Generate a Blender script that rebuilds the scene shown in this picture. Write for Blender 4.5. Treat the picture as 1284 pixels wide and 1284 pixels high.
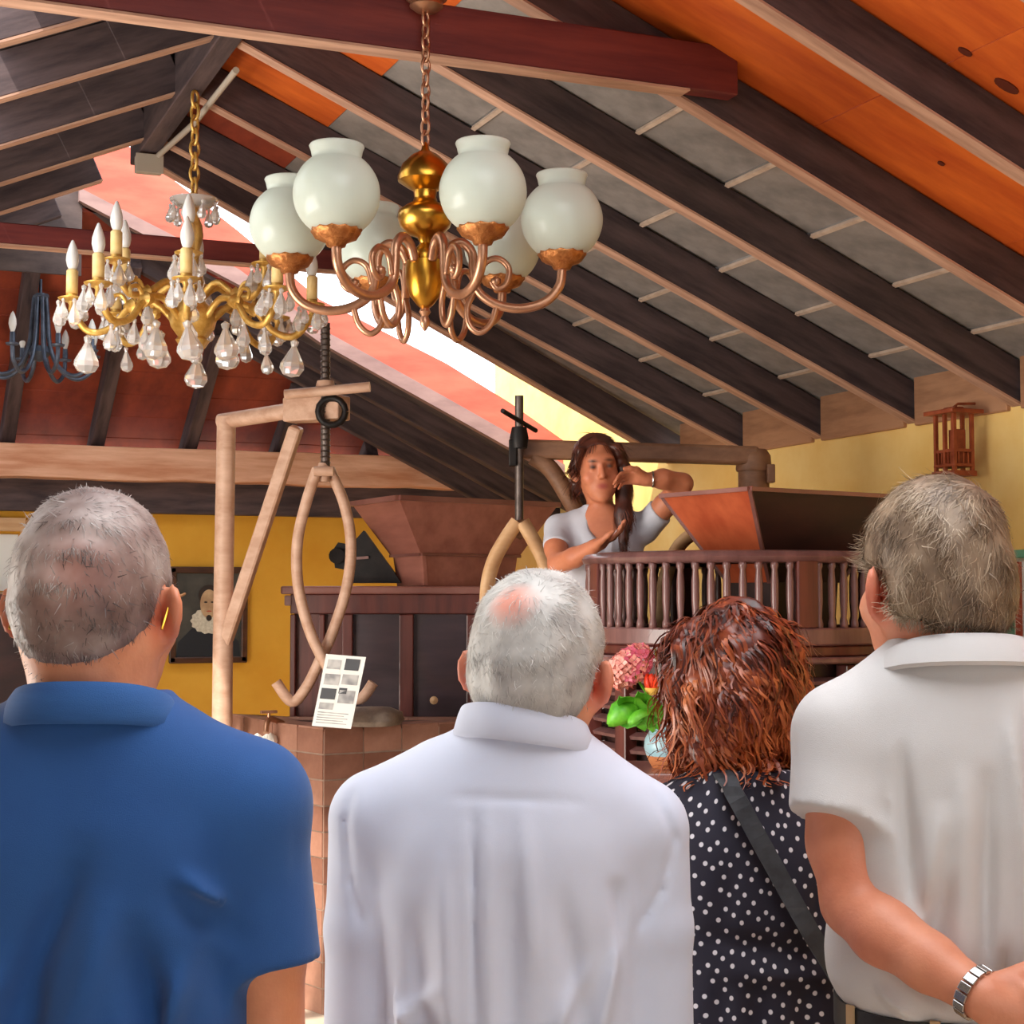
import bpy, math, random
import numpy as np
from mathutils import Matrix, Vector, Euler

for o in list(bpy.data.objects):
    bpy.data.objects.remove(o)
random.seed(7)
RNG = np.random.default_rng(7)
SC = bpy.context.scene
COL = SC.collection

# ------------------------------------------------------------------ camera
F = 2057.0                      # focal length in pixels of the 1284 px frame
YAW = math.radians(22.6)        # the hall's long axis is +Y; the camera looks to the right of it
PITCH = math.atan(111 / F)
EYE = 1.6
cam = bpy.data.cameras.new('camera')
cam.sensor_width = 36.0
cam.lens = F / 1284 * 36.0
cam.clip_start = 0.05
cam_o = bpy.data.objects.new('camera', cam)
cam_o.location = (0, 0, EYE)
cam_o.rotation_euler = (math.pi / 2 + PITCH, 0, -YAW)
COL.objects.link(cam_o)
SC.camera = cam_o

# ------------------------------------------------------------------ light
world = bpy.data.worlds.new('sky')
SC.world = world
world.use_nodes = True
bg = world.node_tree.nodes['Background']
bg.inputs['Color'].default_value = (0.90, 0.95, 1.0, 1)
bg.inputs['Strength'].default_value = 3.4

sun = bpy.data.lights.new('sun', 'SUN')
sun.energy = 6.0
sun.angle = math.radians(1.0)
sun.color = (1.0, 0.93, 0.82)
sun_o = bpy.data.objects.new('sun', sun)
sun_o.rotation_euler = Vector((0.42, 0.38, -0.82)).to_track_quat('-Z', 'Y').to_euler()
COL.objects.link(sun_o)


def area_light(name, loc, direction, sx, sy, watts, color):
    l = bpy.data.lights.new(name, 'AREA')
    l.shape = 'RECTANGLE'
    l.size, l.size_y, l.energy, l.color = sx, sy, watts, color
    o = bpy.data.objects.new(name, l)
    o.location = loc
    o.rotation_euler = Vector(direction).to_track_quat('-Z', 'Y').to_euler()
    COL.objects.link(o)
    return o


# added fill lights: above the visitors,
# behind them and on the left wall
area_light('overhead_fill', (0.75, 1.8, 3.3), (0.05, 0.10, -1), 2.2, 2.2, 88, (0.97, 0.985, 1.0))
area_light('rear_fill', (0.9, -2.3, 1.15), (0.1, 1, 0.10), 1.0, 2.0, 4, (1.0, 0.96, 0.90))
area_light('left_fill', (-1.5, 4.6, 1.35), (1, 0.15, 0.18), 3.0, 1.5, 170, (1.0, 0.95, 0.86))

SC.view_settings.view_transform = 'Standard'
SC.view_settings.look = 'None'
SC.view_settings.gamma = 1.0
SC.view_settings.use_curve_mapping = False
SC.view_settings.exposure = 0.12


# ------------------------------------------------------------------ helpers: pixels, colours
def at(x, y, X=None, Y=None, Z=None, d=None):
    """point of the place seen at photo pixel (x, y) on a given plane or at a given depth"""
    fw = Vector((math.sin(YAW) * math.cos(PITCH), math.cos(YAW) * math.cos(PITCH), math.sin(PITCH)))
    rt = Vector((math.cos(YAW), -math.sin(YAW), 0))
    r = fw + rt * (x - 642) / F - rt.cross(fw) * (y - 642) / F
    if X is not None:
        t = X / r.x
    elif Y is not None:
        t = Y / r.y
    elif Z is not None:
        t = (Z - EYE) / r.z
    else:
        t = d
    return Vector((0, 0, EYE)) + r * t


def lin(c):
    return tuple(((v / 255) / 12.92 if v / 255 <= 0.04045 else ((v / 255 + 0.055) / 1.055) ** 2.4) for v in c)


def new_mat(name):
    m = bpy.data.materials.new(name)
    m.use_nodes = True
    nt = m.node_tree
    return m, nt, nt.nodes['Principled BSDF']


def noise_mat(name, c1, c2, scale=(8, 8, 8), rough=0.6, metal=0.0, bump=0.0, bscale=None, detail=5,
              lo=0.35, hi=0.65, spec=0.5, sheen=0.0, coat=0.0):
    """two sRGB tones mixed by noise in object space, with optional fine relief"""
    m, nt, b = new_mat(name)
    tc = nt.nodes.new('ShaderNodeTexCoord')
    mp = nt.nodes.new('ShaderNodeMapping')
    mp.inputs['Scale'].default_value = scale
    no = nt.nodes.new('ShaderNodeTexNoise')
    no.inputs['Scale'].default_value = 1.0
    no.inputs['Detail'].default_value = detail
    no.inputs['Roughness'].default_value = 0.6
    rp = nt.nodes.new('ShaderNodeValToRGB')
    rp.color_ramp.elements[0].position = lo
    rp.color_ramp.elements[1].position = hi
    rp.color_ramp.elements[0].color = (*lin(c1), 1)
    rp.color_ramp.elements[1].color = (*lin(c2), 1)
    nt.links.new(tc.outputs['Object'], mp.inputs['Vector'])
    nt.links.new(mp.outputs['Vector'], no.inputs['Vector'])
    nt.links.new(no.outputs['Fac'], rp.inputs['Fac'])
    nt.links.new(rp.outputs['Color'], b.inputs['Base Color'])
    b.inputs['Roughness'].default_value = rough
    b.inputs['Metallic'].default_value = metal
    b.inputs['Specular IOR Level'].default_value = spec
    b.inputs['Sheen Weight'].default_value = sheen
    b.inputs['Coat Weight'].default_value = coat
    if bump:
        n2 = no
        if bscale:
            n2 = nt.nodes.new('ShaderNodeTexNoise')
            n2.inputs['Scale'].default_value = bscale
            n2.inputs['Detail'].default_value = 3
            nt.links.new(tc.outputs['Object'], n2.inputs['Vector'])
        bp = nt.nodes.new('ShaderNodeBump')
        bp.inputs['Strength'].default_value = bump
        bp.inputs['Distance'].default_value = 0.01
        nt.links.new(n2.outputs['Fac'], bp.inputs['Height'])
        nt.links.new(bp.outputs['Normal'], b.inputs['Normal'])
    return m


def flat_mat(name, c, rough=0.6, metal=0.0):
    m, nt, b = new_mat(name)
    b.inputs['Base Color'].default_value = (*lin(c), 1)
    b.inputs['Roughness'].default_value = rough
    b.inputs['Metallic'].default_value = metal
    return m


GRAIN = (2.0, 26, 26)           # grain along local X
GRAINZ = (26, 26, 2.0)
M = {}
M['rafter'] = noise_mat('rafter_wood', (50, 38, 42), (92, 74, 74), (2.5, 18, 18), 0.75, bump=0.3)
M['rafter_edge'] = noise_mat('bounce_lit_rafter_edge', (160, 120, 100), (200, 158, 134), (3, 25, 25), 0.8)  # paler tan stands in for bounce light on the lower edges
M['collar'] = noise_mat('red_stained_beam', (92, 28, 30), (122, 48, 42), (2, 20, 20), 0.6, bump=0.2)
M['orange'] = noise_mat('orange_board', (186, 74, 22), (226, 112, 38), (1.5, 8, 5), 0.55, detail=8, bump=0.15)
M['knot'] = flat_mat('dark_knot', (92, 34, 16), 0.6)
M['redboard'] = noise_mat('red_brown_board', (118, 42, 24), (158, 66, 38), (6, 2, 6), 0.65, bump=0.2)
M['grey'] = noise_mat('grey_ceiling_panel', (112, 105, 101), (150, 140, 134), (5, 5, 5), 0.85, detail=8, bump=0.2)
M['batten'] = noise_mat('pale_batten', (176, 150, 132), (204, 180, 160), (10, 10, 10), 0.8)
M['darkboard'] = noise_mat('dark_roof_board', (62, 50, 50), (96, 80, 76), (3, 12, 8), 0.8, bump=0.2)
M['barge'] = noise_mat('pink_barge_board', (186, 80, 62), (206, 100, 78), (3, 3, 12), 0.7)
M['greytrim'] = noise_mat('weathered_trim', (134, 104, 100), (158, 126, 120), (4, 12, 12), 0.8)
M['yellow'] = noise_mat('yellow_plaster', (242, 196, 108), (252, 215, 136), (2.5, 2.5, 2.5), 0.9, detail=8, bump=0.25, bscale=14)
M['ochre'] = noise_mat('ochre_plaster', (222, 158, 44), (234, 176, 62), (2, 2, 2), 0.9, detail=7, bump=0.2, bscale=14)
M['white'] = noise_mat('white_plaster', (226, 220, 208), (238, 233, 224), (2, 2, 2), 0.9)
M['floor'] = noise_mat('beige_floor_tile', (196, 178, 156), (216, 200, 180), (3, 3, 3), 0.45)
M['blocking'] = noise_mat('raw_wood_blocking', (150, 104, 74), (184, 134, 98), (3, 20, 20), 0.8)
M['beam'] = noise_mat('split_pine_beam', (206, 140, 104), (244, 194, 164), (1.6, 14, 14), 0.75, detail=8, bump=0.5)
M['tan'] = noise_mat('peeled_pole_wood', (188, 146, 120), (212, 174, 150), (3, 20, 20), 0.5, bump=0.15)
M['tan2'] = noise_mat('dull_brown_pole_wood', (116, 78, 54), (146, 104, 76), (3, 20, 20), 0.55, bump=0.15)
M['palewood'] = noise_mat('pale_bent_wood', (196, 150, 104), (214, 174, 130), (3, 20, 20), 0.55, bump=0.15)
M['iron'] = noise_mat('dull_iron', (84, 74, 70), (116, 104, 98), (20, 20, 20), 0.45, 0.8)
M['blackiron'] = noise_mat('black_iron', (22, 18, 18), (38, 32, 30), (20, 20, 20), 0.5, 0.5)
M['mahog'] = noise_mat('mahogany', (76, 32, 28), (104, 48, 40), GRAINZ, 0.35, coat=0.2, bump=0.05)
M['mahogrim'] = noise_mat('polished_mahogany_rim', (122, 74, 66), (150, 100, 90), (3, 3, 3), 0.3, coat=0.3)
M['darkpanel'] = noise_mat('dark_panel_wood', (48, 30, 38), (66, 44, 50), (3, 3, 18), 0.4, coat=0.2)
M['hop1'] = noise_mat('rose_hopper_wood', (150, 92, 78), (176, 114, 98), (12, 2, 12), 0.5)
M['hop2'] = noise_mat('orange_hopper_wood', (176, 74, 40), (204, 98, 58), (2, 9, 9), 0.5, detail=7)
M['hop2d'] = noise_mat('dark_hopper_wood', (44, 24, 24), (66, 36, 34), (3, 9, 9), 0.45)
M['balus'] = noise_mat('turned_plum_wood', (98, 64, 62), (128, 88, 84), (20, 20, 3), 0.35, coat=0.3)
M['tile'] = noise_mat('terracotta_tile', (142, 98, 80), (172, 126, 106), (7, 7, 7), 0.5)
M['tile2'] = noise_mat('dark_terracotta_tile', (122, 80, 64), (150, 104, 86), (7, 7, 7), 0.5)
M['grout'] = noise_mat('grey_grout', (150, 128, 112), (172, 150, 134), (20, 20, 20), 0.9)
M['stone'] = noise_mat('grey_stone', (120, 106, 96), (158, 144, 130), (14, 14, 14), 0.85, bump=0.3)
M['brass'] = noise_mat('brushed_brass', (176, 124, 40), (206, 156, 66), (6, 6, 6), 0.28, 1.0)
M['oldbrass'] = noise_mat('old_rose_brass', (166, 120, 92), (198, 150, 120), (14, 14, 14), 0.35, 0.85)
M['copper'] = noise_mat('chased_copper', (150, 90, 48), (190, 128, 76), (60, 60, 60), 0.4, 0.85, bump=0.4)
M['gilt'] = noise_mat('gilt_bronze', (196, 146, 62), (232, 190, 108), (30, 30, 30), 0.38, 0.55, bump=0.3)
M['candle'] = noise_mat('cream_candle_sleeve', (226, 190, 118), (244, 218, 160), (10, 10, 10), 0.5)
M['blueiron'] = noise_mat('blue_grey_iron', (66, 74, 90), (96, 106, 124), (20, 20, 20), 0.4, 0.4)
M['paper'] = flat_mat('white_card', (238, 236, 230), 0.6)
M['ink1'] = noise_mat('grey_print', (140, 138, 138), (196, 192, 188), (24, 24, 24), 0.6, detail=1)
M['ink2'] = flat_mat('dark_print', (70, 70, 74), 0.6)
M['frame'] = noise_mat('dark_frame_wood', (62, 34, 20), (88, 52, 32), (4, 20, 20), 0.4)
M['canvas'] = noise_mat('dark_painted_canvas', (54, 52, 48), (80, 76, 68), (6, 6, 6), 0.6)
M['paintface'] = noise_mat('painted_face', (176, 140, 104), (206, 172, 132), (16, 16, 16), 0.6)
M['paintdark'] = flat_mat('painted_dark_cloth', (24, 28, 36), 0.6)
M['paintruff'] = noise_mat('painted_ruff', (196, 186, 164), (224, 216, 198), (60, 60, 60), 0.6)
M['painthair'] = flat_mat('painted_hair', (46, 32, 24), 0.6)
M['lantern'] = noise_mat('red_lantern_wood', (134, 56, 28), (166, 80, 44), (20, 20, 20), 0.5)
M['green'] = noise_mat('sea_green_paint', (98, 160, 124), (122, 182, 146), (5, 5, 5), 0.6)
M['cream'] = flat_mat('cream_paint', (224, 216, 190), 0.6)
M['redprint'] = flat_mat('brick_red_print', (186, 84, 58), 0.6)
M['darkcloth'] = noise_mat('dark_cloth', (34, 38, 38), (52, 56, 56), (12, 12, 12), 0.9)
M['pvc'] = flat_mat('grey_plastic', (176, 164, 150), 0.5)
M['petal'] = noise_mat('pink_petal', (226, 92, 128), (246, 150, 170), (40, 40, 40), 0.6)
M['petal2'] = noise_mat('peach_petal', (232, 138, 128), (250, 186, 170), (40, 40, 40), 0.6)
M['tulip'] = noise_mat('red_tulip', (214, 34, 14), (240, 78, 24), (30, 30, 10), 0.45)
M['tulipedge'] = flat_mat('yellow_tulip_edge', (244, 196, 96), 0.5)
M['leaf'] = noise_mat('bright_leaf', (70, 156, 28), (120, 204, 58), (20, 20, 20), 0.45)
M['stem'] = flat_mat('yellow_green_stem', (164, 176, 74), 0.5)
M['vase'] = noise_mat('pale_blue_glaze', (150, 188, 200), (176, 208, 216), (10, 10, 10), 0.3)
M['vaseb'] = noise_mat('bare_clay', (206, 128, 78), (222, 150, 100), (10, 10, 10), 0.7)
M['steel'] = flat_mat('polished_steel', (190, 188, 186), 0.22, 1.0)
M['goldwire'] = flat_mat('gold_wire', (214, 166, 60), 0.3, 1.0)
M['leather'] = noise_mat('black_leather', (22, 22, 24), (38, 38, 40), (30, 30, 30), 0.45)
M['strap'] = noise_mat('grey_strap', (44, 46, 52), (62, 66, 72), (30, 30, 30), 0.6)


def glass_globe_mat():
    m, nt, b = new_mat('frosted_globe_glass')
    b.inputs['Base Color'].default_value = (*lin((222, 230, 222)), 1)
    b.inputs['Roughness'].default_value = 0.22
    tr = nt.nodes.new('ShaderNodeBsdfTranslucent')
    tr.inputs['Color'].default_value = (*lin((236, 240, 232)), 1)
    tp = nt.nodes.new('ShaderNodeBsdfTransparent')
    mx = nt.nodes.new('ShaderNodeMixShader')
    mx2 = nt.nodes.new('ShaderNodeMixShader')
    mx.inputs['Fac'].default_value = 0.45
    mx2.inputs['Fac'].default_value = 0.16
    out = nt.nodes['Material Output']
    nt.links.new(b.outputs[0], mx.inputs[1])
    nt.links.new(tr.outputs[0], mx.inputs[2])
    nt.links.new(mx.outputs[0], mx2.inputs[1])
    nt.links.new(tp.outputs[0], mx2.inputs[2])
    nt.links.new(mx2.outputs[0], out.inputs['Surface'])
    return m


def crystal_mat(name, col, trans, rough):
    m, nt, b = new_mat(name)
    b.inputs['Base Color'].default_value = (*lin(col), 1)
    b.inputs['Roughness'].default_value = rough
    b.inputs['Transmission Weight'].default_value = trans
    b.inputs['IOR'].default_value = 1.5
    return m


M['globe'] = glass_globe_mat()
M['crystal'] = crystal_mat('cut_crystal', (250, 247, 245), 0.72, 0.04)
M['bulb'] = crystal_mat('frosted_bulb', (250, 248, 244), 0.25, 0.2)
M['pane'] = crystal_mat('window_glass', (236, 240, 240), 0.9, 0.05)


# ------------------------------------------------------------------ helpers: meshes and things
class MB:
    def __init__(self):
        self.v, self.f = [], []

    def add(self, vs, fs):
        b = len(self.v)
        self.v += [tuple(p) for p in vs]
        self.f += [tuple(i + b for i in q) for q in fs]
        return self

    def box(self, c, s, R=None):
        c = Vector(c)
        vs = []
        for sx in (-1, 1):
            for sy in (-1, 1):
                for sz in (-1, 1):
                    p = Vector((sx * s[0] / 2, sy * s[1] / 2, sz * s[2] / 2))
                    vs.append(c + (R @ p if R is not None else p))
        return self.add(vs, [(0, 1, 3, 2), (4, 6, 7, 5), (0, 4, 5, 1), (2, 3, 7, 6), (0, 2, 6, 4), (1, 5, 7, 3)])

    def bar(self, a, b, w, h, up=(0, 0, 1)):
        a, b = Vector(a), Vector(b)
        x = (b - a).normalized()
        y = Vector(up).cross(x).normalized()
        z = x.cross(y)
        return self.box((a + b) / 2, ((b - a).length, w, h), Matrix((x, y, z)).transposed())

    def tube(self, pts, r, n=10, cap=True, flat=1.0):
        P = [Vector(p) for p in pts]
        rs = r if isinstance(r, (list, tuple)) else [r] * len(P)
        vs, fs = [], []
        prev = None
        for i, p in enumerate(P):
            t = (P[min(i + 1, len(P) - 1)] - P[max(i - 1, 0)]).normalized()
            if prev is None:
                u = t.orthogonal().normalized()
            else:
                u = (prev - t * prev.dot(t)).normalized()
            prev = u
            w = t.cross(u)
            for k in range(n):
                a = 2 * math.pi * k / n
                vs.append(p + (u * math.cos(a) + w * math.sin(a) * flat) * rs[i])
        for i in range(len(P) - 1):
            for k in range(n):
                k2 = (k + 1) % n
                fs.append((i * n + k, i * n + k2, (i + 1) * n + k2, (i + 1) * n + k))
        if cap:
            fs.append(tuple(range(n - 1, -1, -1)))
            fs.append(tuple((len(P) - 1) * n + k for k in range(n)))
        return self.add(vs, fs)

    def lathe(self, prof, n=24, c=(0, 0, 0), R=None, wob=None):
        c = Vector(c)
        vs, fs = [], []
        for j, (r, z) in enumerate(prof):
            for k in range(n):
                a = 2 * math.pi * k / n
                rr = r * (1 + (wob(a, z) if wob else 0))
                p = Vector((rr * math.cos(a), rr * math.sin(a), z))
                vs.append(c + (R @ p if R is not None else p))
        for j in range(len(prof) - 1):
            for k in range(n):
                k2 = (k + 1) % n
                fs.append((j * n + k, j * n + k2, (j + 1) * n + k2, (j + 1) * n + k))
        if prof[0][0] > 1e-4:
            fs.append(tuple(range(n - 1, -1, -1)))
        if prof[-1][0] > 1e-4:
            fs.append(tuple((len(prof) - 1) * n + k for k in range(n)))
        return self.add(vs, fs)

    def prism(self, poly, off):
        """closed polygon of 3-D points swept by the vector off"""
        off = Vector(off)
        n = len(poly)
        vs = [Vector(p) for p in poly] + [Vector(p) + off for p in poly]
        fs = [tuple(range(n - 1, -1, -1)), tuple(range(n, 2 * n))]
        fs += [(i, (i + 1) % n, (i + 1) % n + n, i + n) for i in range(n)]
        return self.add(vs, fs)

    def mesh(self, name, smooth=False):
        me = bpy.data.meshes.new(name)
        me.from_pydata(self.v, [], self.f)
        me.update()
        fix_normals(me)
        if smooth:
            me.shade_smooth()
        return me

    def build(self, name, mat, parent=None, smooth=False, bevel=0.0, world=True):
        o = obj(name, self.mesh(name, smooth), mat, parent, world)
        if bevel:
            b = o.modifiers.new('bevel', 'BEVEL')
            b.width = bevel
            b.segments = 2
            b.limit_method = 'ANGLE'
        if smooth:
            try:
                o.data.set_sharp_from_angle(angle=math.radians(50))
            except Exception:
                pass
        return o


def fix_normals(me):
    import bmesh
    bm = bmesh.new()
    bm.from_mesh(me)
    bmesh.ops.recalc_face_normals(bm, faces=bm.faces)
    bm.to_mesh(me)
    bm.free()


def wm(o):
    return (wm(o.parent) @ o.matrix_parent_inverse if o.parent else Matrix.Identity(4)) @ o.matrix_basis


def obj(name, me, mat, parent=None, world=True):
    o = bpy.data.objects.new(name, me)
    if mat is not None and not me.materials:
        me.materials.append(M[mat] if isinstance(mat, str) else mat)
    COL.objects.link(o)
    if parent is not None:
        o.parent = parent
        if world:
            o.matrix_parent_inverse = wm(parent).inverted()
    return o


def tag(o, label=None, cat=None, group=None, kind=None):
    if label:
        o['label'] = label
    if cat:
        o['category'] = cat
    if group:
        o['group'] = group
    if kind:
        o['kind'] = kind
    return o


def thing(name, label, cat, loc=(0, 0, 0), rotz=0.0, group=None):
    o = bpy.data.objects.new(name, None)
    o.empty_display_size = 0.1
    o.location = loc
    o.rotation_euler = (0, 0, rotz)
    COL.objects.link(o)
    return tag(o, label, cat, group)


def setting(name, loc=(0, 0, 0), label=None):
    o = bpy.data.objects.new(name, None)
    o.location = loc
    COL.objects.link(o)
    return tag(o, label, None, None, 'structure')


def instance(src, parent, mtx, world=True):
    """copy of a part that shares its mesh, placed by a matrix (world space, or the parent's)"""
    c = src.copy()
    COL.objects.link(c)
    c.parent = parent
    c.matrix_parent_inverse = wm(parent).inverted() if (parent is not None and world) else Matrix.Identity(4)
    c.matrix_basis = mtx
    return c


def beam(name, a, b, w, h, mat, parent=None, up=(0, 0, 1), bevel=0.004, wavy=0.0):
    """squared timber from a to b; its grain runs along local X"""
    a, b = Vector(a), Vector(b)
    x = (b - a).normalized()
    y = Vector(up).cross(x).normalized()
    z = x.cross(y)
    L = (b - a).length
    mb = MB()
    if wavy:
        n = 24
        pr = []
        for i in range(n + 1):
            t = -L / 2 + L * i / n
            j = [random.uniform(-wavy, wavy) for _ in range(4)]
            pr += [(t, -w / 2, -h / 2 + j[0]), (t, w / 2, -h / 2 + j[1]), (t, w / 2 + j[2] * .3, h / 2 + j[3] * .4), (t, -w / 2 + j[2], h / 2 + j[3] * .4)]
        fs = [(3, 2, 1, 0), tuple(n * 4 + k for k in range(4))]
        for i in range(n):
            for k in range(4):
                fs.append((i * 4 + k, i * 4 + (k + 1) % 4, i * 4 + 4 + (k + 1) % 4, i * 4 + 4 + k))
        mb.add(pr, fs)
    else:
        mb.box((0, 0, 0), (L, w, h))
    me = mb.mesh(name)
    o = bpy.data.objects.new(name, me)
    me.materials.append(M[mat])
    COL.objects.link(o)
    m4 = Matrix((x, y, z)).transposed().to_4x4()
    m4.translation = (a + b) / 2
    if parent is not None:
        o.parent = parent
        o.matrix_parent_inverse = wm(parent).inverted()
    o.matrix_basis = m4
    if bevel:
        bv = o.modifiers.new('bevel', 'BEVEL')
        bv.width = bevel
        bv.segments = 1
    return o


def spline(pts, n=8):
    """Catmull-Rom points through pts"""
    P = [Vector(p) for p in pts]
    out = []
    for i in range(len(P) - 1):
        p0, p1, p2, p3 = P[max(i - 1, 0)], P[i], P[i + 1], P[min(i + 2, len(P) - 1)]
        for k in range(n):
            t = k / n
            out.append(0.5 * ((2 * p1) + (p2 - p0) * t + (2 * p0 - 5 * p1 + 4 * p2 - p3) * t * t + (3 * p1 - p0 - 3 * p2 + p3) * t ** 3))
    out.append(P[-1])
    return out


# ================================================================== THE SETTING
XR, ZR, SL = 1.2, 3.52, 0.43          # ridge position, height of the rafters' lower edge there, slope
XW, XL = 4.0, -1.6                    # right and left walls
Y0, Y1, YB = -2.5, 6.9, 9.7           # open front, end of the near roof, back wall
ZW = 2.345


def zr(x, off=0.0):
    return ZR - SL * abs(x - XR) + off


fl = MB().box((1.2, 3.65, -0.05), (7.2, 13.1, 0.1)).build('floor', 'floor')
tag(fl, 'pale beige hall floor', kind='structure')

wr = MB().box((XW + 0.1, 2.55, ZW / 2), (0.2, 10.1, ZW)).build('wall_right', 'yellow')
tag(wr, 'rough yellow plastered wall on the right', kind='structure')
MB().box((XW + 0.1, 8.75, 1.6), (0.2, 2.3, 3.2)).build('wall_end_section', 'yellow', wr)
wb = MB().box((1.2, YB + 0.1, 1.10), (6.0, 0.2, 2.2)).build('wall_back', 'ochre')
tag(wb, 'ochre plastered back wall under the split beam', kind='structure')
wl = MB().box((XL - 0.1, 3.65, ZW / 2), (0.2, 12.3, ZW)).build('wall_left', 'white')
tag(wl, 'white wall on the left', kind='structure')
wf = MB().box((-0.6, Y0, 1.5), (2.0, 0.2, 3.0)).build('wall_front', 'white')
tag(wf, 'white entrance wall with a wide open doorway', kind='structure')
MB().box((2.7, Y0, 1.5), (2.6, 0.2, 3.0)).build('wall_section', 'white', wf)
MB().box((0.9, Y0, 2.75), (1.0, 0.2, 1.0)).build('wall_section', 'white', wf)

ce = setting('ceiling', (XR, 2.2, ZR), 'open gable roof of dark rafters, orange boards and grey panels')
RY = [-2.05, -1.43, -0.81, -0.19, 0.43, 1.05, 1.67, 2.29, 2.91, 3.54, 4.17, 4.80, 5.43, 6.10, 6.76, 7.38]
RW, RH = 0.055, 0.142
cs = math.cos(math.atan(SL))
for i, y in enumerate(RY):
    for sg in (1, -1):
        xe = XW + 0.12 if sg > 0 else XL - 0.12
        p0 = Vector((XR + sg * 0.03, y, zr(XR + sg * 0.03) + RH / 2 / cs))
        p1 = Vector((xe, y, zr(xe) + RH / 2 / cs))
        if i == len(RY) - 1:             # the end rafters run askew
            if sg > 0:
                p0.y, p1.y = 7.08, 7.50
            else:
                p0 = Vector((1.06, y, zr(1.06) + RH / 2 / cs))
        r = beam('rafter', p0, p1, RW, RH, 'rafter', ce)
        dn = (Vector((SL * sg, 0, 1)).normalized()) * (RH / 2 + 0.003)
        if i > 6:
            e = beam('bounce_lit_edge', p0 - dn, p1 - dn, RW + 0.004, 0.007, 'rafter_edge', r, bevel=0)
# extra rafters of the left slope, which runs on past the ridge end
for y in (7.95,):
    p0 = Vector((0.96, y, zr(0.96) + RH / 2)); p1 = Vector((XL, y, zr(XL) + RH / 2))
    beam('rafter', p0, p1, RW, RH, 'rafter', ce)
beam('ridge_board', (XR, Y0, ZR + 0.06), (XR, 7.06, ZR + 0.06), 0.08, 0.22, 'rafter', ce)

# panels between the rafters, each its own piece
PT = RH / cs + 0.012
bays = list(zip(RY[:-1], RY[1:]))
slopeR = Matrix.Rotation(math.atan(SL), 3, 'Y')
slopeL = Matrix.Rotation(-math.atan(SL), 3, 'Y')
gx = [1.76 + 0.336 * k for k in range(8)]
gx[-1] = 4.14


def panel(name, x0, x1, ya, yb, mat, sg, dz=0.0, th=0.018):
    xm = (x0 + x1) / 2
    L = (x1 - x0) / cs
    o = MB().box((0, 0, 0), (L - 0.003, yb - ya - 0.002, th)).build(name, mat, ce, world=True)
    m4 = (slopeR if sg > 0 else slopeL).to_4x4()
    m4.translation = (xm, (ya + yb) / 2, zr(xm, PT + dz))
    o.matrix_basis = m4
    return o


def skew_panel(name, x0, x1, ya, mat, y_end, dz=0.0):
    q = [(x0, ya), (x1, ya), (x1, y_end(x1)), (x0, y_end(x0))]
    return MB().prism([(x, y, zr(x, PT + dz)) for x, y in q], (0, 0, .018)).build(name, mat, ce)


for bi, (ya, yb) in enumerate(bays):
    near = ya < 4.1
    if bi == len(bays) - 1:
        ye_ = lambda x: 7.08 + (x - XR) / (XW - XR) * .42 + .02
        skew_panel('orange_board', XR + .01, 1.76, ya, 'redboard', ye_)
        for k in range(7):
            skew_panel('grey_panel', gx[k], gx[k + 1], ya, 'grey', ye_, random.uniform(0, .008))
        MB().prism([(x, y, zr(x, PT)) for x, y in ((XL - .14, ya), (1.18, ya), (1.17, 7.05), (1.03, 7.72), (.95, 8.22), (XL - .14, 8.22))], (0, 0, .018)).build('roof_board', 'darkboard', ce)
        continue
    if near:
        xs = [XR + 0.02, 1.95, 2.72, 3.42, 4.14]
        for k in range(4):
            panel('orange_board', xs[k], xs[k + 1], ya, yb, 'orange', 1, dz=random.uniform(0, .004))
    else:
        panel('orange_board', XR + 0.02, 1.76, ya, yb, 'orange' if ya < 5.6 else 'redboard', 1)
        for k in range(7):
            panel('grey_panel', gx[k], gx[k + 1], ya, yb, 'grey', 1, dz=random.uniform(0, .008))
            if k:
                b = MB().box((0, 0, 0), (0.016, yb - ya - 0.07, 0.012)).build('batten', 'batten', ce)
                m4 = slopeR.to_4x4()
                m4.translation = (gx[k], (ya + yb) / 2, zr(gx[k], PT - 0.016))
                b.matrix_basis = m4
    lx = [XL - 0.14, -0.9, -0.3, 0.46, 0.8, XR - 0.02]
    for k in range(5):
        if k in (1, 2) and 4.1 < ya < 6.0:
            continue                 # the small roof opening on the left slope
        panel('roof_board', lx[k], lx[k + 1], ya, yb, 'darkboard', -1)
# knots in the nearest orange boards
for (x, y, rx, ry) in ((1210, 65, .022, .012), (1262, 108, .04, .02), (1180, 205, .012, .009)):
    r = at(x, y, d=1.0) - Vector((0, 0, EYE))
    t = (ZR + PT - 0.012 - EYE + SL * XR) / (r.z + SL * r.x)
    p = Vector((0, 0, EYE)) + r * t
    k = MB().lathe([(0.0, -0.002), (1, -0.002), (1, 0.002), (0.0, 0.002)], 14).build('knot', 'knot', ce)
    m4 = slopeR.to_4x4() @ Matrix.Diagonal((rx, ry, 1, 1))
    m4.translation = p
    k.matrix_basis = m4

# red collar beams tying the rafters
for y, zc in ((0.36, 3.062), (4.10, 3.062), (6.73, 3.01)):
    xa = XR - (ZR - zc) / SL + 0.12
    xb = XR + (ZR - zc) / SL - (0.02 if y < 5 else 0.25)
    ch_ = 0.14 if y < 5 else 0.085
    c = beam('collar_beam', (xa - 0.2, y, zc + ch_ / 2), (xb + (0.16 if y < 5 else 0.0), y, zc + ch_ / 2), 0.06, ch_, 'collar', ce)
    beam('bounce_lit_edge', (xa, y, zc - 0.003), (xb, y, zc - 0.003), 0.064, 0.007, 'rafter_edge', c, bevel=0)

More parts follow.
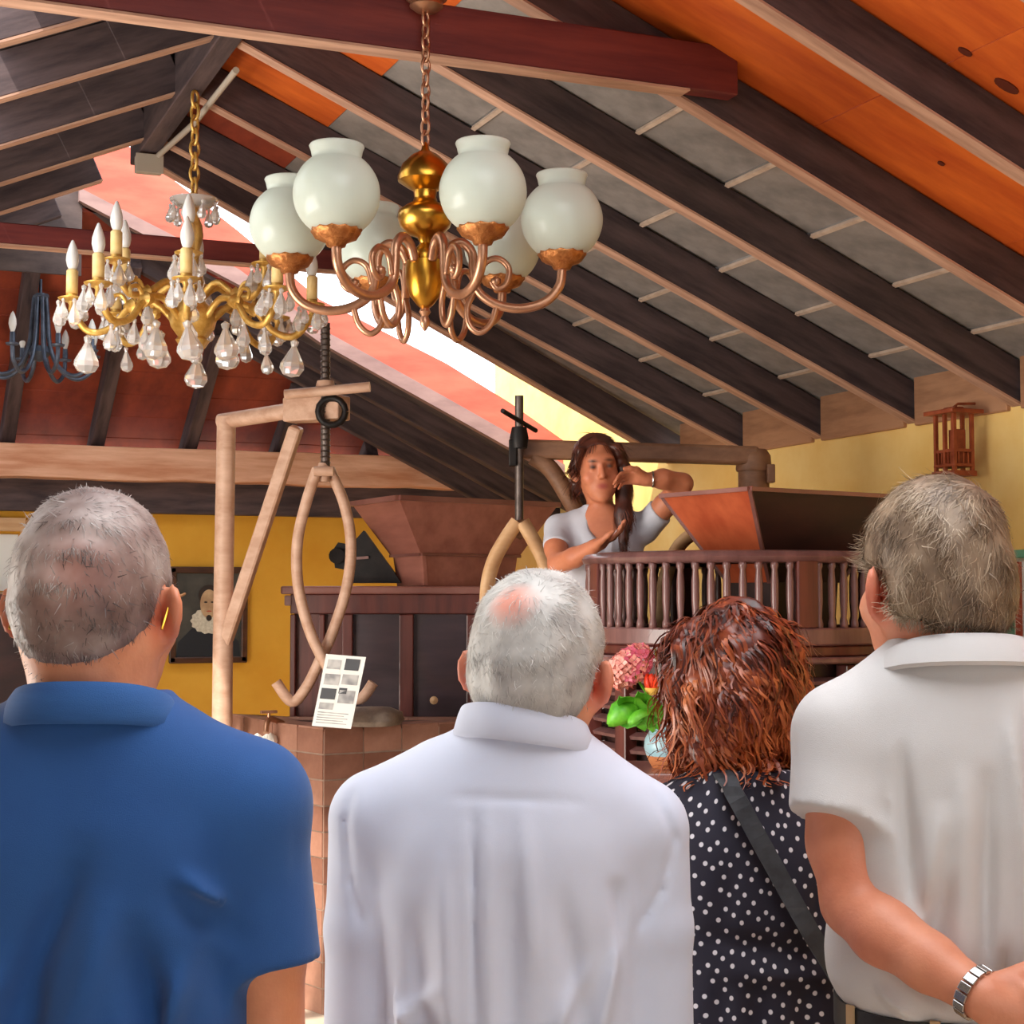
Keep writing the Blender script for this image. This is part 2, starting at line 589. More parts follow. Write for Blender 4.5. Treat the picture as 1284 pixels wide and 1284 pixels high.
# raw blocking between the rafter feet on the right wall
for (ya, yb) in bays[7:]:
    beam('blocking', (XW - 0.005, ya + 0.037, zr(XW) + 0.08), (XW - 0.005, yb - 0.037, zr(XW) + 0.08), 0.03, 0.20, 'blocking', wr)

# far roof beyond the light gap: sunlit barge board, hip of red boards, dark right slope
YG = 8.2
bb = setting('trim_1', (2.2, YG, 2.9), 'pink sunlit barge board below the roof gap')
low = [(1.10, 3.63), (1.90, 3.285), (2.33, 3.01), (3.03, 2.68), (3.72, 2.345)]
upp = [(3.72, 2.48), (3.40, 2.675), (3.03, 2.87), (2.33, 3.165), (1.90, 3.485), (1.36, 3.86), (1.10, 3.90)]
edg = [(1.10, 3.565), (1.90, 3.205), (2.33, 2.935), (3.03, 2.60), (3.72, 2.265)]
MB().prism([(x, YG, z) for x, z in low + upp], (0, 0.035, 0)).build('barge_board', 'barge', bb)
MB().prism([(x, YG - 0.02, z) for x, z in edg + list(reversed(low))], (0, 0.05, 0)).build('edge_trim', 'greytrim', bb)

fr = setting('trim_2', (1.2, 8.4, 2.8), 'far hip roof of red boards on dark rafters')
HS = 0.68


def zh(y):
    return 2.462 + (YB - y) * HS


for k in range(10):
    y_a, y_b = 8.24 + k * 0.16, 8.24 + (k + 1) * 0.16 - 0.006
    xe = min(4.1, 1.14 + (3.54 - zh(y_b)) / 0.488 + .12)        # the hip line, where the right slope takes over
    poly = [(XL - .1, y_a, zh(y_a) + .07), (xe, y_a, zh(y_a) + .07), (xe, y_b, zh(y_b) + .07), (XL - .1, y_b, zh(y_b) + .07)]
    MB().prism(poly, (0, 0, 0.02)).build('hip_board', 'redboard', fr)
for x in [at(q, 559, Y=YB).x for q in (-106, 7, 118, 233, 346, 459)]:
    ye = max(8.26, YB - (3.54 - (x - 1.14) * .488 - 2.462) / HS + .1)
    beam('hip_rafter', (x, YB + .1, zh(YB + .1)), (x, ye, zh(ye)), 0.075, 0.12, 'rafter', fr)
MB().prism([(XL, 8.22, 3.20), (1.12, 8.22, 3.20), (1.12, 8.22, 3.80), (XL, 8.22, 3.2)], (0, .02, 0)).build('gable_board', 'darkboard', fr)
fs_ = 0.488


def zf(x):
    return 3.54 - (x - 1.14) * fs_


for k in range(9):
    ya_, yb_ = YG + 0.04 + k * 0.16, YG + 0.04 + (k + 1) * 0.16 - 0.006
    MB().prism([(1.1, ya_, zf(1.1)), (4.1, ya_, zf(4.1)), (4.1, yb_, zf(4.1)), (1.1, yb_, zf(1.1))], (0, 0, 0.02)).build('slope_board', 'darkboard', fr)
for y in (8.45, 8.9, 9.35):
    beam('slope_rafter', (1.12, y, zf(1.12) - .05), (4.0, y, zf(4.0) - .05), 0.07, 0.10, 'rafter', fr)

# split pine tie beam on the back wall, dark band below it
tb = beam('tie_beam', (XL, YB - 0.12, 2.385), (4.0, YB - 0.12, 2.385), 0.2, 0.19, 'beam', wavy=0.008)
tag(tb, 'long split pale pine beam across the back wall', 'beam')
beam('dark_band', (XL, YB - 0.03, 2.20), (4.0, YB - 0.03, 2.20), 0.12, 0.185, 'rafter', wb)

# sunlit small window in the back wall, left
w1 = setting('window_1', (0.6, YB - 0.02, 1.75), 'small bright window in the back wall')
MB().box((0.59, YB - 0.01, 1.815), (0.80, 0.02, 0.32)).build('pane', 'paper', w1)
MB().box((0.56, YB - 0.03, 2.03), (0.93, 0.06, 0.075)).build('window_head', 'palewood', w1)
MB().box((0.59, YB - 0.03, 1.635), (0.86, 0.06, 0.03)).build('window_sill', 'palewood', w1)

# added frames around the overhead and left fill lights (outside the frame)
rl = setting('added_roof_light', (0.75, 1.8, 3.35), 'added roof light frame above the visitors')
for s in (-1, 1):
    beam('added_light_frame', (0.75 + s * 1.13, 0.67, 3.33), (0.75 + s * 1.13, 2.93, 3.33), 0.05, 0.06, 'white', rl)
    beam('added_light_frame', (-0.38, 1.8 + s * 1.13, 3.33), (1.88, 1.8 + s * 1.13, 3.33), 0.05, 0.06, 'white', rl)
w3 = setting('added_window', (XL, 4.6, 1.35), 'added window frame on the left wall')
for s in (-1, 1):
    beam('added_window_frame', (XL + .02, 4.6 + s * 1.55, 0.55), (XL + .02, 4.6 + s * 1.55, 2.15), 0.06, 0.06, 'green', w3, up=(1, 0, 0))
    beam('added_window_frame', (XL + .02, 3.05, 1.35 + s * .8), (XL + .02, 6.15, 1.35 + s * .8), 0.06, 0.06, 'green', w3)

# conduit and junction box at the ridge end
jb = thing('junction_box', 'grey junction box with conduit at the ridge end', 'electrical box', (1.2, 6.85, 3.40))
MB().box((1.2, 6.84, 3.42), (0.11, 0.05, 0.075)).build('box_body', 'pvc', jb, bevel=0.006)
MB().box((1.2, 6.812, 3.42), (0.115, 0.008, 0.08)).build('box_lid', 'pvc', jb, bevel=0.003)
MB().tube([(1.235, 6.80, 3.455), (1.256, 6.2, 3.425), (1.26, 5.5, 3.425)], 0.012, 8).build('conduit', 'pvc', jb, smooth=True)

# ================================================================== LAMPS
def ring_mesh(name, R, r, sx=1.0, sz=1.0, n=14, m=6):
    mb = MB()
    pts = [(R * sx * math.cos(2 * math.pi * k / n), 0, R * sz * math.sin(2 * math.pi * k / n)) for k in range(n + 1)]
    mb.tube(pts, r, m, cap=False)
    return mb.mesh(name, True)


def chain(parent, mat, x, y, z_top, z_bot, link, r):
    me = ring_mesh('chain_link', link * 0.5, r, 0.55, 1.0)
    n = max(2, round((z_top - z_bot) / (link * 0.78)))
    src = None
    for i in range(n):
        z = z_top - (i + 0.5) * (z_top - z_bot) / n
        m4 = Matrix.Translation((x, y, z)) @ Matrix.Rotation(math.radians(90 * (i % 2) + random.uniform(-14, 14) + 25), 4, 'Z')
        if src is None:
            src = obj('chain_link', me, mat, parent)
            src.matrix_basis = m4
        else:
            instance(src, parent, m4)


def globe_chandelier():
    cx, cy = 1.43, 4.03
    t = thing('globe_chandelier', 'brass chandelier with six frosted glass globes on scrolled arms', 'chandelier', (cx, cy, 3.2))
    can = MB().lathe([(0.004, 3.155), (0.03, 3.158), (0.045, 3.17), (0.042, 3.182), (0.055, 3.19), (0.06, 3.215), (0.058, 3.23), (0.0, 3.232)], 20, (cx, cy - .005, 0)).build('ceiling_rose', 'oldbrass', t, True)
    chain(t, 'oldbrass', cx, cy, 3.158, 2.80, 0.042, 0.0042)
    prof = [(0.0, 2.81), (0.008, 2.80), (.012, 2.785), (.035, 2.772), (.06, 2.748), (.073, 2.715), (.072, 2.703), (.05, 2.688), (.031, 2.677), (.029, 2.66), (.033, 2.647),
            (.052, 2.637), (.071, 2.622), (.073, 2.605), (.066, 2.582), (.046, 2.563), (.02, 2.553), (.014, 2.538), (.028, 2.52), (.034, 2.505), (.034, 2.495), (.05, 2.49),
            (.052, 2.468), (.05, 2.43), (.04, 2.398), (.022, 2.375), (.011, 2.365)]
    body = MB().lathe(prof, 32, (cx, cy, 0)).build('urn_body', 'brass', t, True)
    MB().lathe([(.011, 2.366), (.016, 2.356), (.009, 2.345), (.014, 2.333), (.013, 2.322), (.004, 2.308), (0, 2.304)], 16, (cx, cy, 0)).build('finial', 'oldbrass', body, True)
    # one arm in the local X-Z plane, then copies around the axis
    arm = MB().tube(spline([(.045, 0, 2.485), (.065, 0, 2.525), (.098, 0, 2.538), (.124, 0, 2.51), (.128, 0, 2.46), (.14, 0, 2.41), (.185, 0, 2.375), (.25, 0, 2.362), (.315, 0, 2.378), (.353, 0, 2.42), (.36, 0, 2.47)], 6),
                    0.0125, 10).mesh('arm', True)
    scr = MB().tube(spline([(.14, 0, 2.43), (.155, 0, 2.48), (.19, 0, 2.495), (.22, 0, 2.47), (.215, 0, 2.43), (.19, 0, 2.415), (.175, 0, 2.435)], 6), 0.0085, 8)
    scr.tube(spline([(.19, 0, 2.375), (.175, 0, 2.325), (.145, 0, 2.30), (.118, 0, 2.32), (.112, 0, 2.365), (.13, 0, 2.41)], 6), 0.0085, 8)
    scr.lathe([(0, -.014), (.013, -.006), (.013, .006), (0, .014)], 10, (.187, 0, 2.435))
    scr = scr.mesh('scroll', True)
    cup = MB().lathe([(0.0, 2.462), (.022, 2.464), (.026, 2.474), (.05, 2.484), (.056, 2.494), (.062, 2.502), (.060, 2.512), (.05, 2.508), (.0, 2.50)], 24, (.36, 0, 0),
                     wob=lambda a, z: 0.04 * math.cos(12 * a)).mesh('gallery_cup', True)
    R, zc = 0.107, 2.594
    gp = []
    for k in range(22):
        a = math.radians(-62 + k * (62 + 56) / 21)
        gp.append((R * math.cos(a), zc + R * math.sin(a)))
    gp += [(.062, 2.692), (.064, 2.702), (.068, 2.712), (.066, 2.716), (.060, 2.71), (.056, 2.69)]
    gp += [((R - .004) * math.cos(math.radians(a)), zc + (R - .004) * math.sin(math.radians(a))) for a in (50, 30, 10, -10, -30, -50, -61)]
    gl = MB()
    n = 32
    for (r, z) in gp:
        gl.v += [(.36 + r * math.cos(2 * math.pi * k / n), r * math.sin(2 * math.pi * k / n), z) for k in range(n)]
    for j in range(len(gp)):
        j2 = (j + 1) % len(gp)
        for k in range(n):
            gl.f.append((j * n + k, j * n + (k + 1) % n, j2 * n + (k + 1) % n, j2 * n + k))
    gl = gl.mesh('glass_globe', True)
    bu = MB().lathe([(0, 2.51), (.012, 2.512), (.013, 2.545), (.022, 2.57), (.024, 2.59), (.016, 2.615), (0, 2.625)], 12, (.36, 0, 0)).mesh('bulb', True)
    for k in range(6):
        ang = math.radians(236 + 60 * k) - YAW
        m4 = Matrix.Translation((cx, cy, 0)) @ Matrix.Rotation(ang, 4, 'Z')
        a = obj('arm', arm, 'oldbrass', t)
        a.matrix_basis = m4
        for nm, me, mt in (('scroll', scr, 'oldbrass'), ('gallery_cup', cup, 'copper'), ('glass_globe', gl, 'globe'), ('bulb', bu, 'bulb')):
            c = obj(nm, me, mt, a)
            c.matrix_basis = m4


globe_chandelier()


def drop_mesh(name, L, r, n=7):
    prof = [(0.0, 0.0), (r * .35, -.08 * L), (r * .30, -.16 * L), (r * .22, -.22 * L), (r * .55, -.42 * L), (r * .95, -.66 * L), (r, -.78 * L), (r * .7, -.93 * L), (0, -L)]
    return MB().lathe(prof, n).mesh(name)


def crystal_chandelier():
    cx, cy = 1.205, 5.92
    t = thing('crystal_chandelier', 'gilt candle chandelier hung with clear crystal drops', 'chandelier', (cx, cy, 3.45))
    chain(t, 'gilt', cx, cy, 3.46, 3.09, 0.062, 0.006)
    prof = [(0, 3.10), (.012, 3.09), (.02, 3.07), (.035, 3.06), (.02, 3.05), (.018, 3.0), (.03, 2.97), (.034, 2.93), (.022, 2.88), (.018, 2.82), (.028, 2.79), (.04, 2.76), (.03, 2.72), (.045, 2.69),
            (.075, 2.66), (.085, 2.63), (.075, 2.59), (.05, 2.555), (.06, 2.545), (.045, 2.52), (.02, 2.50), (.0, 2.49)]
    MB().lathe(prof, 20, (cx, cy, 0), wob=lambda a, z: .06 * math.cos(6 * a)).build('gilt_stem', 'gilt', t, True)
    dish = MB().lathe([(.02, 3.05), (.06, 3.045), (.085, 3.06), (.09, 3.065), (.085, 3.055), (.06, 3.035), (.02, 3.03)], 18, (cx, cy, 0)).build('glass_dish', 'crystal', t, True)
    small = drop_mesh('crystal_drop', 0.075, 0.018)
    med = drop_mesh('crystal_drop', 0.10, 0.025)
    big = drop_mesh('crystal_pendant', 0.145, 0.046, 9)

    def put(me, nm, par, x, y, z):
        o = obj(nm, me, 'crystal', par)
        o.matrix_basis = Matrix.Translation((x, y, z)) @ Matrix.Rotation(random.uniform(0, 3), 4, 'Z') @ Matrix.Rotation(random.uniform(-.12, .12), 4, 'X')

    for k in range(9):
        a = k * 2 * math.pi / 9
        put(small, 'crystal_drop', dish, cx + .086 * math.cos(a), cy + .086 * math.sin(a), 3.05)
    bob = MB().lathe([(0, .0), (.03, .002), (.047, .010), (.05, .014), (.045, .016), (.028, .008), (0, .008)], 14).mesh('bobeche', True)
    cupm = MB().lathe([(.006, -.035), (.012, -.03), (.010, -.01), (.02, .004), (.021, .03), (.017, .036), (0, .036)], 12).mesh('candle_cup', True)
    can = MB().lathe([(.0, .03), (.021, .03), (.021, .112), (.016, .118), (0, .118)], 12).mesh('candle_sleeve', True)
    bulb = MB().lathe([(.012, .115), (.019, .13), (.0235, .15), (.022, .172), (.014, .2), (.005, .222), (0, .226)], 12).mesh('flame_bulb', True)
    for tier, (R, zb, n, off) in enumerate(((.43, 2.675, 8, 8), (.30, 2.79, 6, 38))):
        for k in range(n):
            a = math.radians(off + k * 360 / n) - YAW
            u = Vector((math.cos(a), math.sin(a), 0))
            c = Vector((cx, cy, 0))
            if tier == 0:
                pts = [c + u * .06 + Vector((0, 0, 2.61)), c + u * .14 + Vector((0, 0, 2.68)), c + u * .22 + Vector((0, 0, 2.665)), c + u * .29 + Vector((0, 0, 2.585)), c + u * .37 + Vector((0, 0, 2.57)), c + u * R + Vector((0, 0, zb - .03))]
            else:
                pts = [c + u * .03 + Vector((0, 0, 2.70)), c + u * .10 + Vector((0, 0, 2.75)), c + u * .18 + Vector((0, 0, 2.70)), c + u * .25 + Vector((0, 0, 2.69)), c + u * R + Vector((0, 0, zb - .03))]
            am = MB().tube(spline(pts, 6), 0.013, 8)
            # leafy gilt collar and curl along the arm
            q = pts[2]
            am.lathe([(0, -.03), (.022, -.012), (.026, .0), (.02, .014), (0, .03)], 10, q, wob=lambda b, z: .25 * math.cos(5 * b))
            am.tube(spline([q + u * .01, q + u * .035 + Vector((0, 0, .04)), q + u * .07 + Vector((0, 0, .03)), q + u * .065 + Vector((0, 0, .0))], 5), [.008] * 10 + [.007] * 5 + [.005], 7)
            arm = am.build('arm', 'gilt', t, True)
            m4 = Matrix.Translation((cx + u.x * R, cy + u.y * R, zb))
            for nm, me, mt in (('bobeche', bob, 'gilt'), ('candle_cup', cupm, 'gilt'), ('candle_sleeve', can, 'candle'), ('flame_bulb', bulb, 'bulb')):
                o = obj(nm, me, mt, arm)
                o.matrix_basis = m4 @ Matrix.Rotation(random.uniform(-.05, .05), 4, 'X')
            for j in range(7):
                b = j * math.pi / 3.5 + .3
                put(med if j % 2 else small, 'crystal_drop', arm, cx + u.x * R + .047 * math.cos(b), cy + u.y * R + .047 * math.sin(b), zb + .008)
            if tier == 0:
                p = pts[4]
                put(big if k % 2 == 0 else med, 'crystal_pendant', arm, p.x, p.y, p.z - .01)
                p = pts[3] + (pts[2] - pts[3]) * .3
                put(med, 'crystal_drop', arm, p.x, p.y, p.z - .015)
                put(big if k % 2 else med, 'crystal_pendant', arm, cx + u.x * .17, cy + u.y * .17, 2.60)
            else:
                p = pts[2]
                put(med, 'crystal_drop', arm, p.x, p.y, p.z - .02)


crystal_chandelier()


def iron_chandelier():
    p = at(50, 420, Y=8.6)
    cx, cy = p.x, p.y
    z0 = p.z
    t = thing('iron_chandelier', 'blue grey iron chandelier with candle bulbs under the far roof', 'chandelier', (cx, cy, z0 + .45))
    MB().tube([(cx, cy, z0 + .20), (cx, cy, zh(cy) + .03)], .008, 8).build('hanging_rod', 'blueiron', t)
    for k in range(8):
        a = k * math.pi / 4 + .2
        u = Vector((math.cos(a), math.sin(a), 0))
        c = Vector((cx, cy, 0))
        rod = MB().tube(spline([c + u * .03 + Vector((0, 0, z0 + .21)), c + u * .04 + Vector((0, 0, z0 + .1)), c + u * .055 + Vector((0, 0, z0 - .05)), c + u * .10 + Vector((0, 0, z0 - .16)), c + u * .19 + Vector((0, 0, z0 - .215)), c + u * .27 + Vector((0, 0, z0 - .17)), c + u * .285 + Vector((0, 0, z0 - .09))], 5), 0.011, 8)
        arm = rod.build('arm', 'blueiron', t, True)
        e = c + u * .285
        MB().lathe([(0, -.10), (.03, -.095), (.034, -.085), (.014, -.08), (.013, -.03), (0, -.03)], 12, (e.x, e.y, z0)).build('candle_cup', 'blueiron', arm, True)
        MB().lathe([(.009, -.03), (.015, -.012), (.02, .01), (.018, .035), (.009, .062), (0, .075)], 10, (e.x, e.y, z0)).build('flame_bulb', 'bulb', arm, True)
    MB().lathe([(0, z0 + .215), (.04, z0 + .21), (.045, z0 + .195), (.03, z0 + .18), (0, z0 + .18)], 14, (cx, cy, 0)).build('crown_plate', 'blueiron', t, True)
    MB().lathe([(0, z0 - .06), (.05, z0 - .06), (.06, z0 - .09), (.03, z0 - .13), (0, z0 - .14)], 14, (cx, cy, 0)).build('hub', 'blueiron', t, True)


iron_chandelier()


# ================================================================== MILL FURNITURE
def vd(x0, x1, d0, d1):
    return lambda x: d0 + (d1 - d0) * (x - x0) / (x1 - x0)


def tong_arm(pts, d, r, mat, parent, name='tong_arm', front=0.0):
    P = [at(x, y, d=d + front) for x, y in pts]
    return MB().tube(spline(P, 6), r, 12).build(name, mat, parent, True)


def crane_one():
    dd = vd(283, 408, 6.9, 6.7)
    q = lambda x, y: at(x, y, d=dd(x))
    foot = q(280, 753)
    t = thing('millstone_crane', 'pale wooden millstone crane with curved tongs behind the tiled counter', 'crane', (foot.x, foot.y, 0))
    top = q(284, 522)
    MB().tube([(foot.x, foot.y, 0), (foot.x, foot.y, 0.9), (foot.x, foot.y, 1.6), (top.x, top.y, top.z)], [.044, .044, .042, .040], 16).build('post', 'tan', t, True)
    MB().tube([q(276, 529), q(370, 514)], .034, 14).build('jib_arm', 'tan', t, True)
    a, b = q(362, 515), q(432, 511)
    MB().bar(a, b, .10, .10).build('head_block', 'tan', t, bevel=.008)
    MB().bar(q(372, 535), q(282, 806), .055, .085, up=(math.sin(YAW), math.cos(YAW), 0)).build('brace', 'tan', t, bevel=.012)
    s = MB().tube([at(408, 405, d=6.66), at(408, 600, d=6.66)], .019, 12).build('screw', 'iron', t, True)
    th = MB()
    for k in range(26):
        p = at(408, 412 + k * 7, d=6.66)
        th.lathe([(.0185, -.004), (.0225, 0), (.0185, .004)], 12, p)
    th.build('thread', 'iron', s, True)
    MB().tube([at(357, 495, d=6.62), at(464, 485, d=6.6)], .0205, 12).build('handle', 'tan', t, True)
    MB().lathe([(.0, -.03), (.034, -.03), (.04, -.01), (.04, .01), (.034, .03), (0, .03)], 14, at(408, 487, d=6.66)).build('nut', 'tan', t, True)
    rg = obj('ring_plate', ring_mesh('ring_plate', .055, .014), 'blackiron', t)
    m4 = Matrix.Rotation(-YAW, 4, 'Z')
    m4.translation = at(416, 516, d=6.62)
    rg.matrix_basis = m4
    # tongs
    MB().tube([at(394, 591, d=6.6), at(418, 591, d=6.6)], .02, 12).build('pivot', 'tan', t, True)
    MB().lathe([(0, -.05), (.025, -.045), (.028, 0), (.022, .03), (0, .04)], 12, at(406, 590, d=6.66)).build('swivel', 'tan', t, True)
    tong_arm([(398, 588), (384, 630), (373, 680), (374, 735), (388, 790), (408, 832), (432, 868), (452, 876), (468, 856)], 6.66, .0225, 'tan', t, front=-.03)
    tong_arm([(413, 588), (431, 630), (440, 680), (435, 735), (418, 790), (402, 826), (384, 862), (366, 880), (346, 855)], 6.66, .0225, 'tan', t, front=.03)


crane_one()


def crane_two():
    d = 6.3
    foot = at(945, 753, d=6.35)
    t = thing('millstone_crane', 'brown millstone crane whose arm passes behind the guide', 'crane', (foot.x, foot.y, 0))
    tp = at(945, 588, d=6.35)
    MB().tube([(foot.x, foot.y, 0), tp], [.062, .060], 18).build('post', 'tan2', t, True)
    MB().lathe([(0, -.01), (.066, -.01), (.07, 0), (.066, .05), (.05, .075), (0, .078)], 18, tp).build('post_cap', 'tan2', t, True)
    MB().box(at(966, 594, d=6.3), (.03, .05, .07), Matrix.Rotation(-YAW, 3, 'Z')).build('cap_wedge', 'tan2', t, bevel=.004)
    MB().bar(at(652, 563, d=6.28), at(950, 572, d=6.33), .07, .072).build('jib_arm', 'tan2', t, bevel=.012)
    MB().tube(spline([at(668, 572, d=6.28), at(690, 588, d=6.28), at(712, 622, d=6.28), at(735, 665, d=6.3)], 5), .034, 12).build('brace', 'tan2', t, True)
    s = MB().tube([at(651, 496, d=6.2), at(651, 660, d=6.2)], .0165, 12).build('screw', 'iron', t, True)
    MB().lathe([(.0, -.045), (.03, -.04), (.036, 0), (.028, .04), (.0, .045)], 14, at(651, 549, d=6.2)).build('nut', 'blackiron', t, True)
    MB().tube([at(630, 515, d=6.05), at(672, 540, d=6.3)], .009, 8).build('handle', 'blackiron', t, True)
    MB().box(at(643, 568, d=6.2), (.03, .05, .1), Matrix.Rotation(-YAW, 3, 'Z')).build('hanger_plate', 'blackiron', t, bevel=.004)
    MB().lathe([(0, -.045), (.028, -.03), (.03, .02), (.0, .045)], 12, at(652, 662, d=6.2)).build('swivel', 'tan2', t, True)
    for sgn, pts in ((-1, [(649, 654), (634, 676), (619, 704), (611, 740), (612, 800), (628, 850)]), (1, [(655, 654), (668, 676), (682, 704), (690, 740), (689, 800), (672, 850)])):
        P = [at(x, y, d=6.15) for x, y in pts]
        MB().tube(spline(P, 6), .036, 12, flat=.7).build('tong_arm', 'palewood', t, True)


crane_two()

ROTV = Matrix.Rotation(-YAW, 4, 'Z')


def cabinet_one():
    d0 = 7.15
    s = d0 / F
    o = at(365, 753, d=d0)
    t = thing('mill_casing', 'dark panelled wooden mill casing under the rose wood hopper', 'cabinet', (o.x, o.y, 0), -YAW)
    Wd = (705 - 365) * s
    X = lambda x: (x - 365) * s
    kw = dict(parent=t, world=False)
    MB().box((Wd / 2, .36, .81), (Wd - .02, .66, 1.62)).build('body', 'mahog', **kw)
    MB().box((Wd / 2 - .01, .34, 1.645), (Wd + .06, .78, .035)).build('top_board', 'mahogrim', bevel=.008, **kw)
    MB().box((Wd / 2, -.0, 1.585), (Wd, .05, .085)).build('top_rail', 'mahog', bevel=.004, **kw)
    MB().box((Wd / 2, -.0, .10), (Wd, .05, .20)).build('bottom_rail', 'mahog', bevel=.004, **kw)
    for x0, x1 in ((365, 372), (401, 408), (430, 443), (501, 519), (585, 599), (660, 676), (698, 705)):
        MB().box(((X(x0) + X(x1)) / 2, -.002, .87), (X(x1) - X(x0), .05, 1.34)).build('stile', 'mahog', bevel=.005, **kw)
    for x0, x1, m in ((372, 401, 'mahog'), (408, 430, 'mahog'), (443, 501, 'darkpanel'), (519, 585, 'darkpanel'), (599, 660, 'darkpanel'), (676, 698, 'darkpanel')):
        MB().box(((X(x0) + X(x1)) / 2, .018, .87), (X(x1) - X(x0), .02, 1.34)).build('door_panel', m, **kw)
    MB().box((-.01, -.02, 1.60), (.03, .03, .045)).build('corner_bracket', 'greytrim', bevel=.006, **kw)
    MB().lathe([(0, 0), (.012, .005), (.018, .02), (.0, .03)], 12, (X(545), -.03, 1.17), Matrix.Rotation(math.pi / 2, 3, 'X')).build('knob', 'palewood', smooth=True, **kw)


cabinet_one()


def frustum(name, quad_t, zt, quad_b, zb, mats, parent, th=.018):
    """four separate boards of a hopper; quads are plan corner lists"""
    for i in range(4):
        j = (i + 1) % 4
        a, b, c, d = Vector((*quad_t[i], zt)), Vector((*quad_t[j], zt)), Vector((*quad_b[j], zb)), Vector((*quad_b[i], zb))
        n = (b - a).cross(d - a).normalized()
        ctr = (a + b + c + d) / 4
        mid = Vector((sum(p[0] for p in quad_t) / 4, sum(p[1] for p in quad_t) / 4, ctr.z))
        if n.dot(mid - ctr) < 0:
            n = -n
        MB().prism([a, b, c, d], n * th).build(name, mats[i], parent)


def quad_scale(q, k, c=None):
    cx = sum(p[0] for p in q) / 4 if c is None else c[0]
    cy = sum(p[1] for p in q) / 4 if c is None else c[1]
    return [(cx + (p[0] - cx) * k, cy + (p[1] - cy) * k) for p in q]


def hopper_one():
    zt = 2.035
    n, l, r = at(500, 624, Z=zt), at(441, 632, Z=zt), at(700, 633, Z=zt)
    f = l + r - n
    q = [(p.x, p.y) for p in (n, r, f, l)]
    c = at(548, 700, d=7.5)
    qb = quad_scale(q, .62)
    ql = quad_scale(q, .56)
    t = thing('grain_hopper', 'rose brown wooden grain hopper on the panelled casing', 'hopper', (sum(p[0] for p in q) / 4, sum(p[1] for p in q) / 4, 1.665))
    frustum('hopper_board', q, zt, qb, 1.80, ['hop1'] * 4, t)
    frustum('chute_board', quad_scale(q, .60), 1.80, ql, 1.665, ['hop1'] * 4, t)
    for i in range(4):
        a, b = Vector((*q[i], zt)), Vector((*q[(i + 1) % 4], zt))
        MB().bar(a, b, .03, .022).build('rim', 'mahogrim', t)
        a, b = Vector((*qb[i], 1.80)), Vector((*qb[(i + 1) % 4], 1.80))
        MB().bar(a, b, .02, .012).build('ledge', 'mahogrim', t)


hopper_one()

bi_ = thing('feed_shoe', 'black iron feed mechanism on the casing beside the rose hopper', 'mill part', tuple(at(455, 728, d=7.35)))
pl = [(417, 690), (424, 680), (440, 683), (456, 665), (474, 690), (490, 712), (503, 731), (440, 731), (440, 716), (420, 712)]
MB().prism([at(x, y, d=7.33) for x, y in pl], Vector((math.sin(YAW), math.cos(YAW), 0)) * .09).build('shoe_plate', 'blackiron', bi_)
MB().tube([at(422, 697, d=7.30), at(422, 697, d=7.46)], .035, 14).build('roller', 'blackiron', bi_, True)
MB().bar(at(447, 700, d=7.32), at(462, 699, d=7.32), .01, .012).build('latch', 'greytrim', bi_)


# ---- tiled masonry counter
def counter():
    ZT = 1.1
    P = [at(290, 896, Z=ZT), at(342, 907, Z=ZT), at(406, 914, Z=ZT), at(640, 903, Z=ZT), at(650, 800, d=7.03), at(340, 800, d=7.05)]
    P = [Vector((p.x, p.y, 0)) for p in P]
    cen = sum(P, Vector()) / 6
    t = thing('tiled_counter', 'masonry counter clad in terracotta tiles under the wooden tongs', 'counter', tuple(cen))
    MB().prism([(p.x + (cen.x - p.x) * .004, p.y + (cen.y - p.y) * .004, 0) for p in P], (0, 0, ZT - .012)).build('masonry_core', 'grout', t)
    rows = 11
    for a, b in ((P[0], P[1]), (P[1], P[2]), (P[2], P[3]), (P[3], P[4])):
        L = (b - a).length
        n = max(1, round(L / .19))
        u = (b - a) / L
        nrm = Vector((u.y, -u.x, 0))
        if nrm.dot(cen - a) > 0:
            nrm = -nrm
        R = Matrix((u, -nrm, Vector((0, 0, 1)))).transposed()
        hh = ZT / rows
        me = MB().box((0, 0, 0), (L / n - .006, .022, hh - .006)).mesh('wall_tile')
        for j in range(rows):
            for k in range(n):
                c = a + u * (L / n * (k + .5)) + Vector((0, 0, hh * (j + .5))) - nrm * (.0085 + random.uniform(-.0015, .0015))
                o = bpy.data.objects.new('wall_tile', me if random.random() < .6 else me)
                COL.objects.link(o)
                if not me.materials:
                    me.materials.append(M['tile'])
                o.material_slots[0].link = 'OBJECT'
                o.material_slots[0].material = M['tile'] if random.random() < .62 else M['tile2']
                o.parent = t
                o.matrix_parent_inverse = wm(t).inverted()
                m4 = R.to_4x4()
                m4.translation = c
                o.matrix_basis = m4
    # top tiles along the edge, and the sunk dark basin behind
    inner = [p + (cen - p) * .34 for p in P]
    for i in range(6):
        a, b, c, d = P[i], P[(i + 1) % 6], inner[(i + 1) % 6], inner[i]
        n = max(1, round((b - a).length / .19))
        for k in range(n):
            q = [a.lerp(b, (k + .02) / n), a.lerp(b, (k + .98) / n), d.lerp(c, (k + .98) / n), d.lerp(c, (k + .02) / n)]
            MB().prism([(p.x, p.y, ZT - .012) for p in q], (0, 0, .016)).build('top_tile', 'tile', t)
    MB().prism([(p.x, p.y, ZT - .014) for p in inner], (0, 0, .006)).build('basin_floor', 'hop2d', t)
    return P, cen


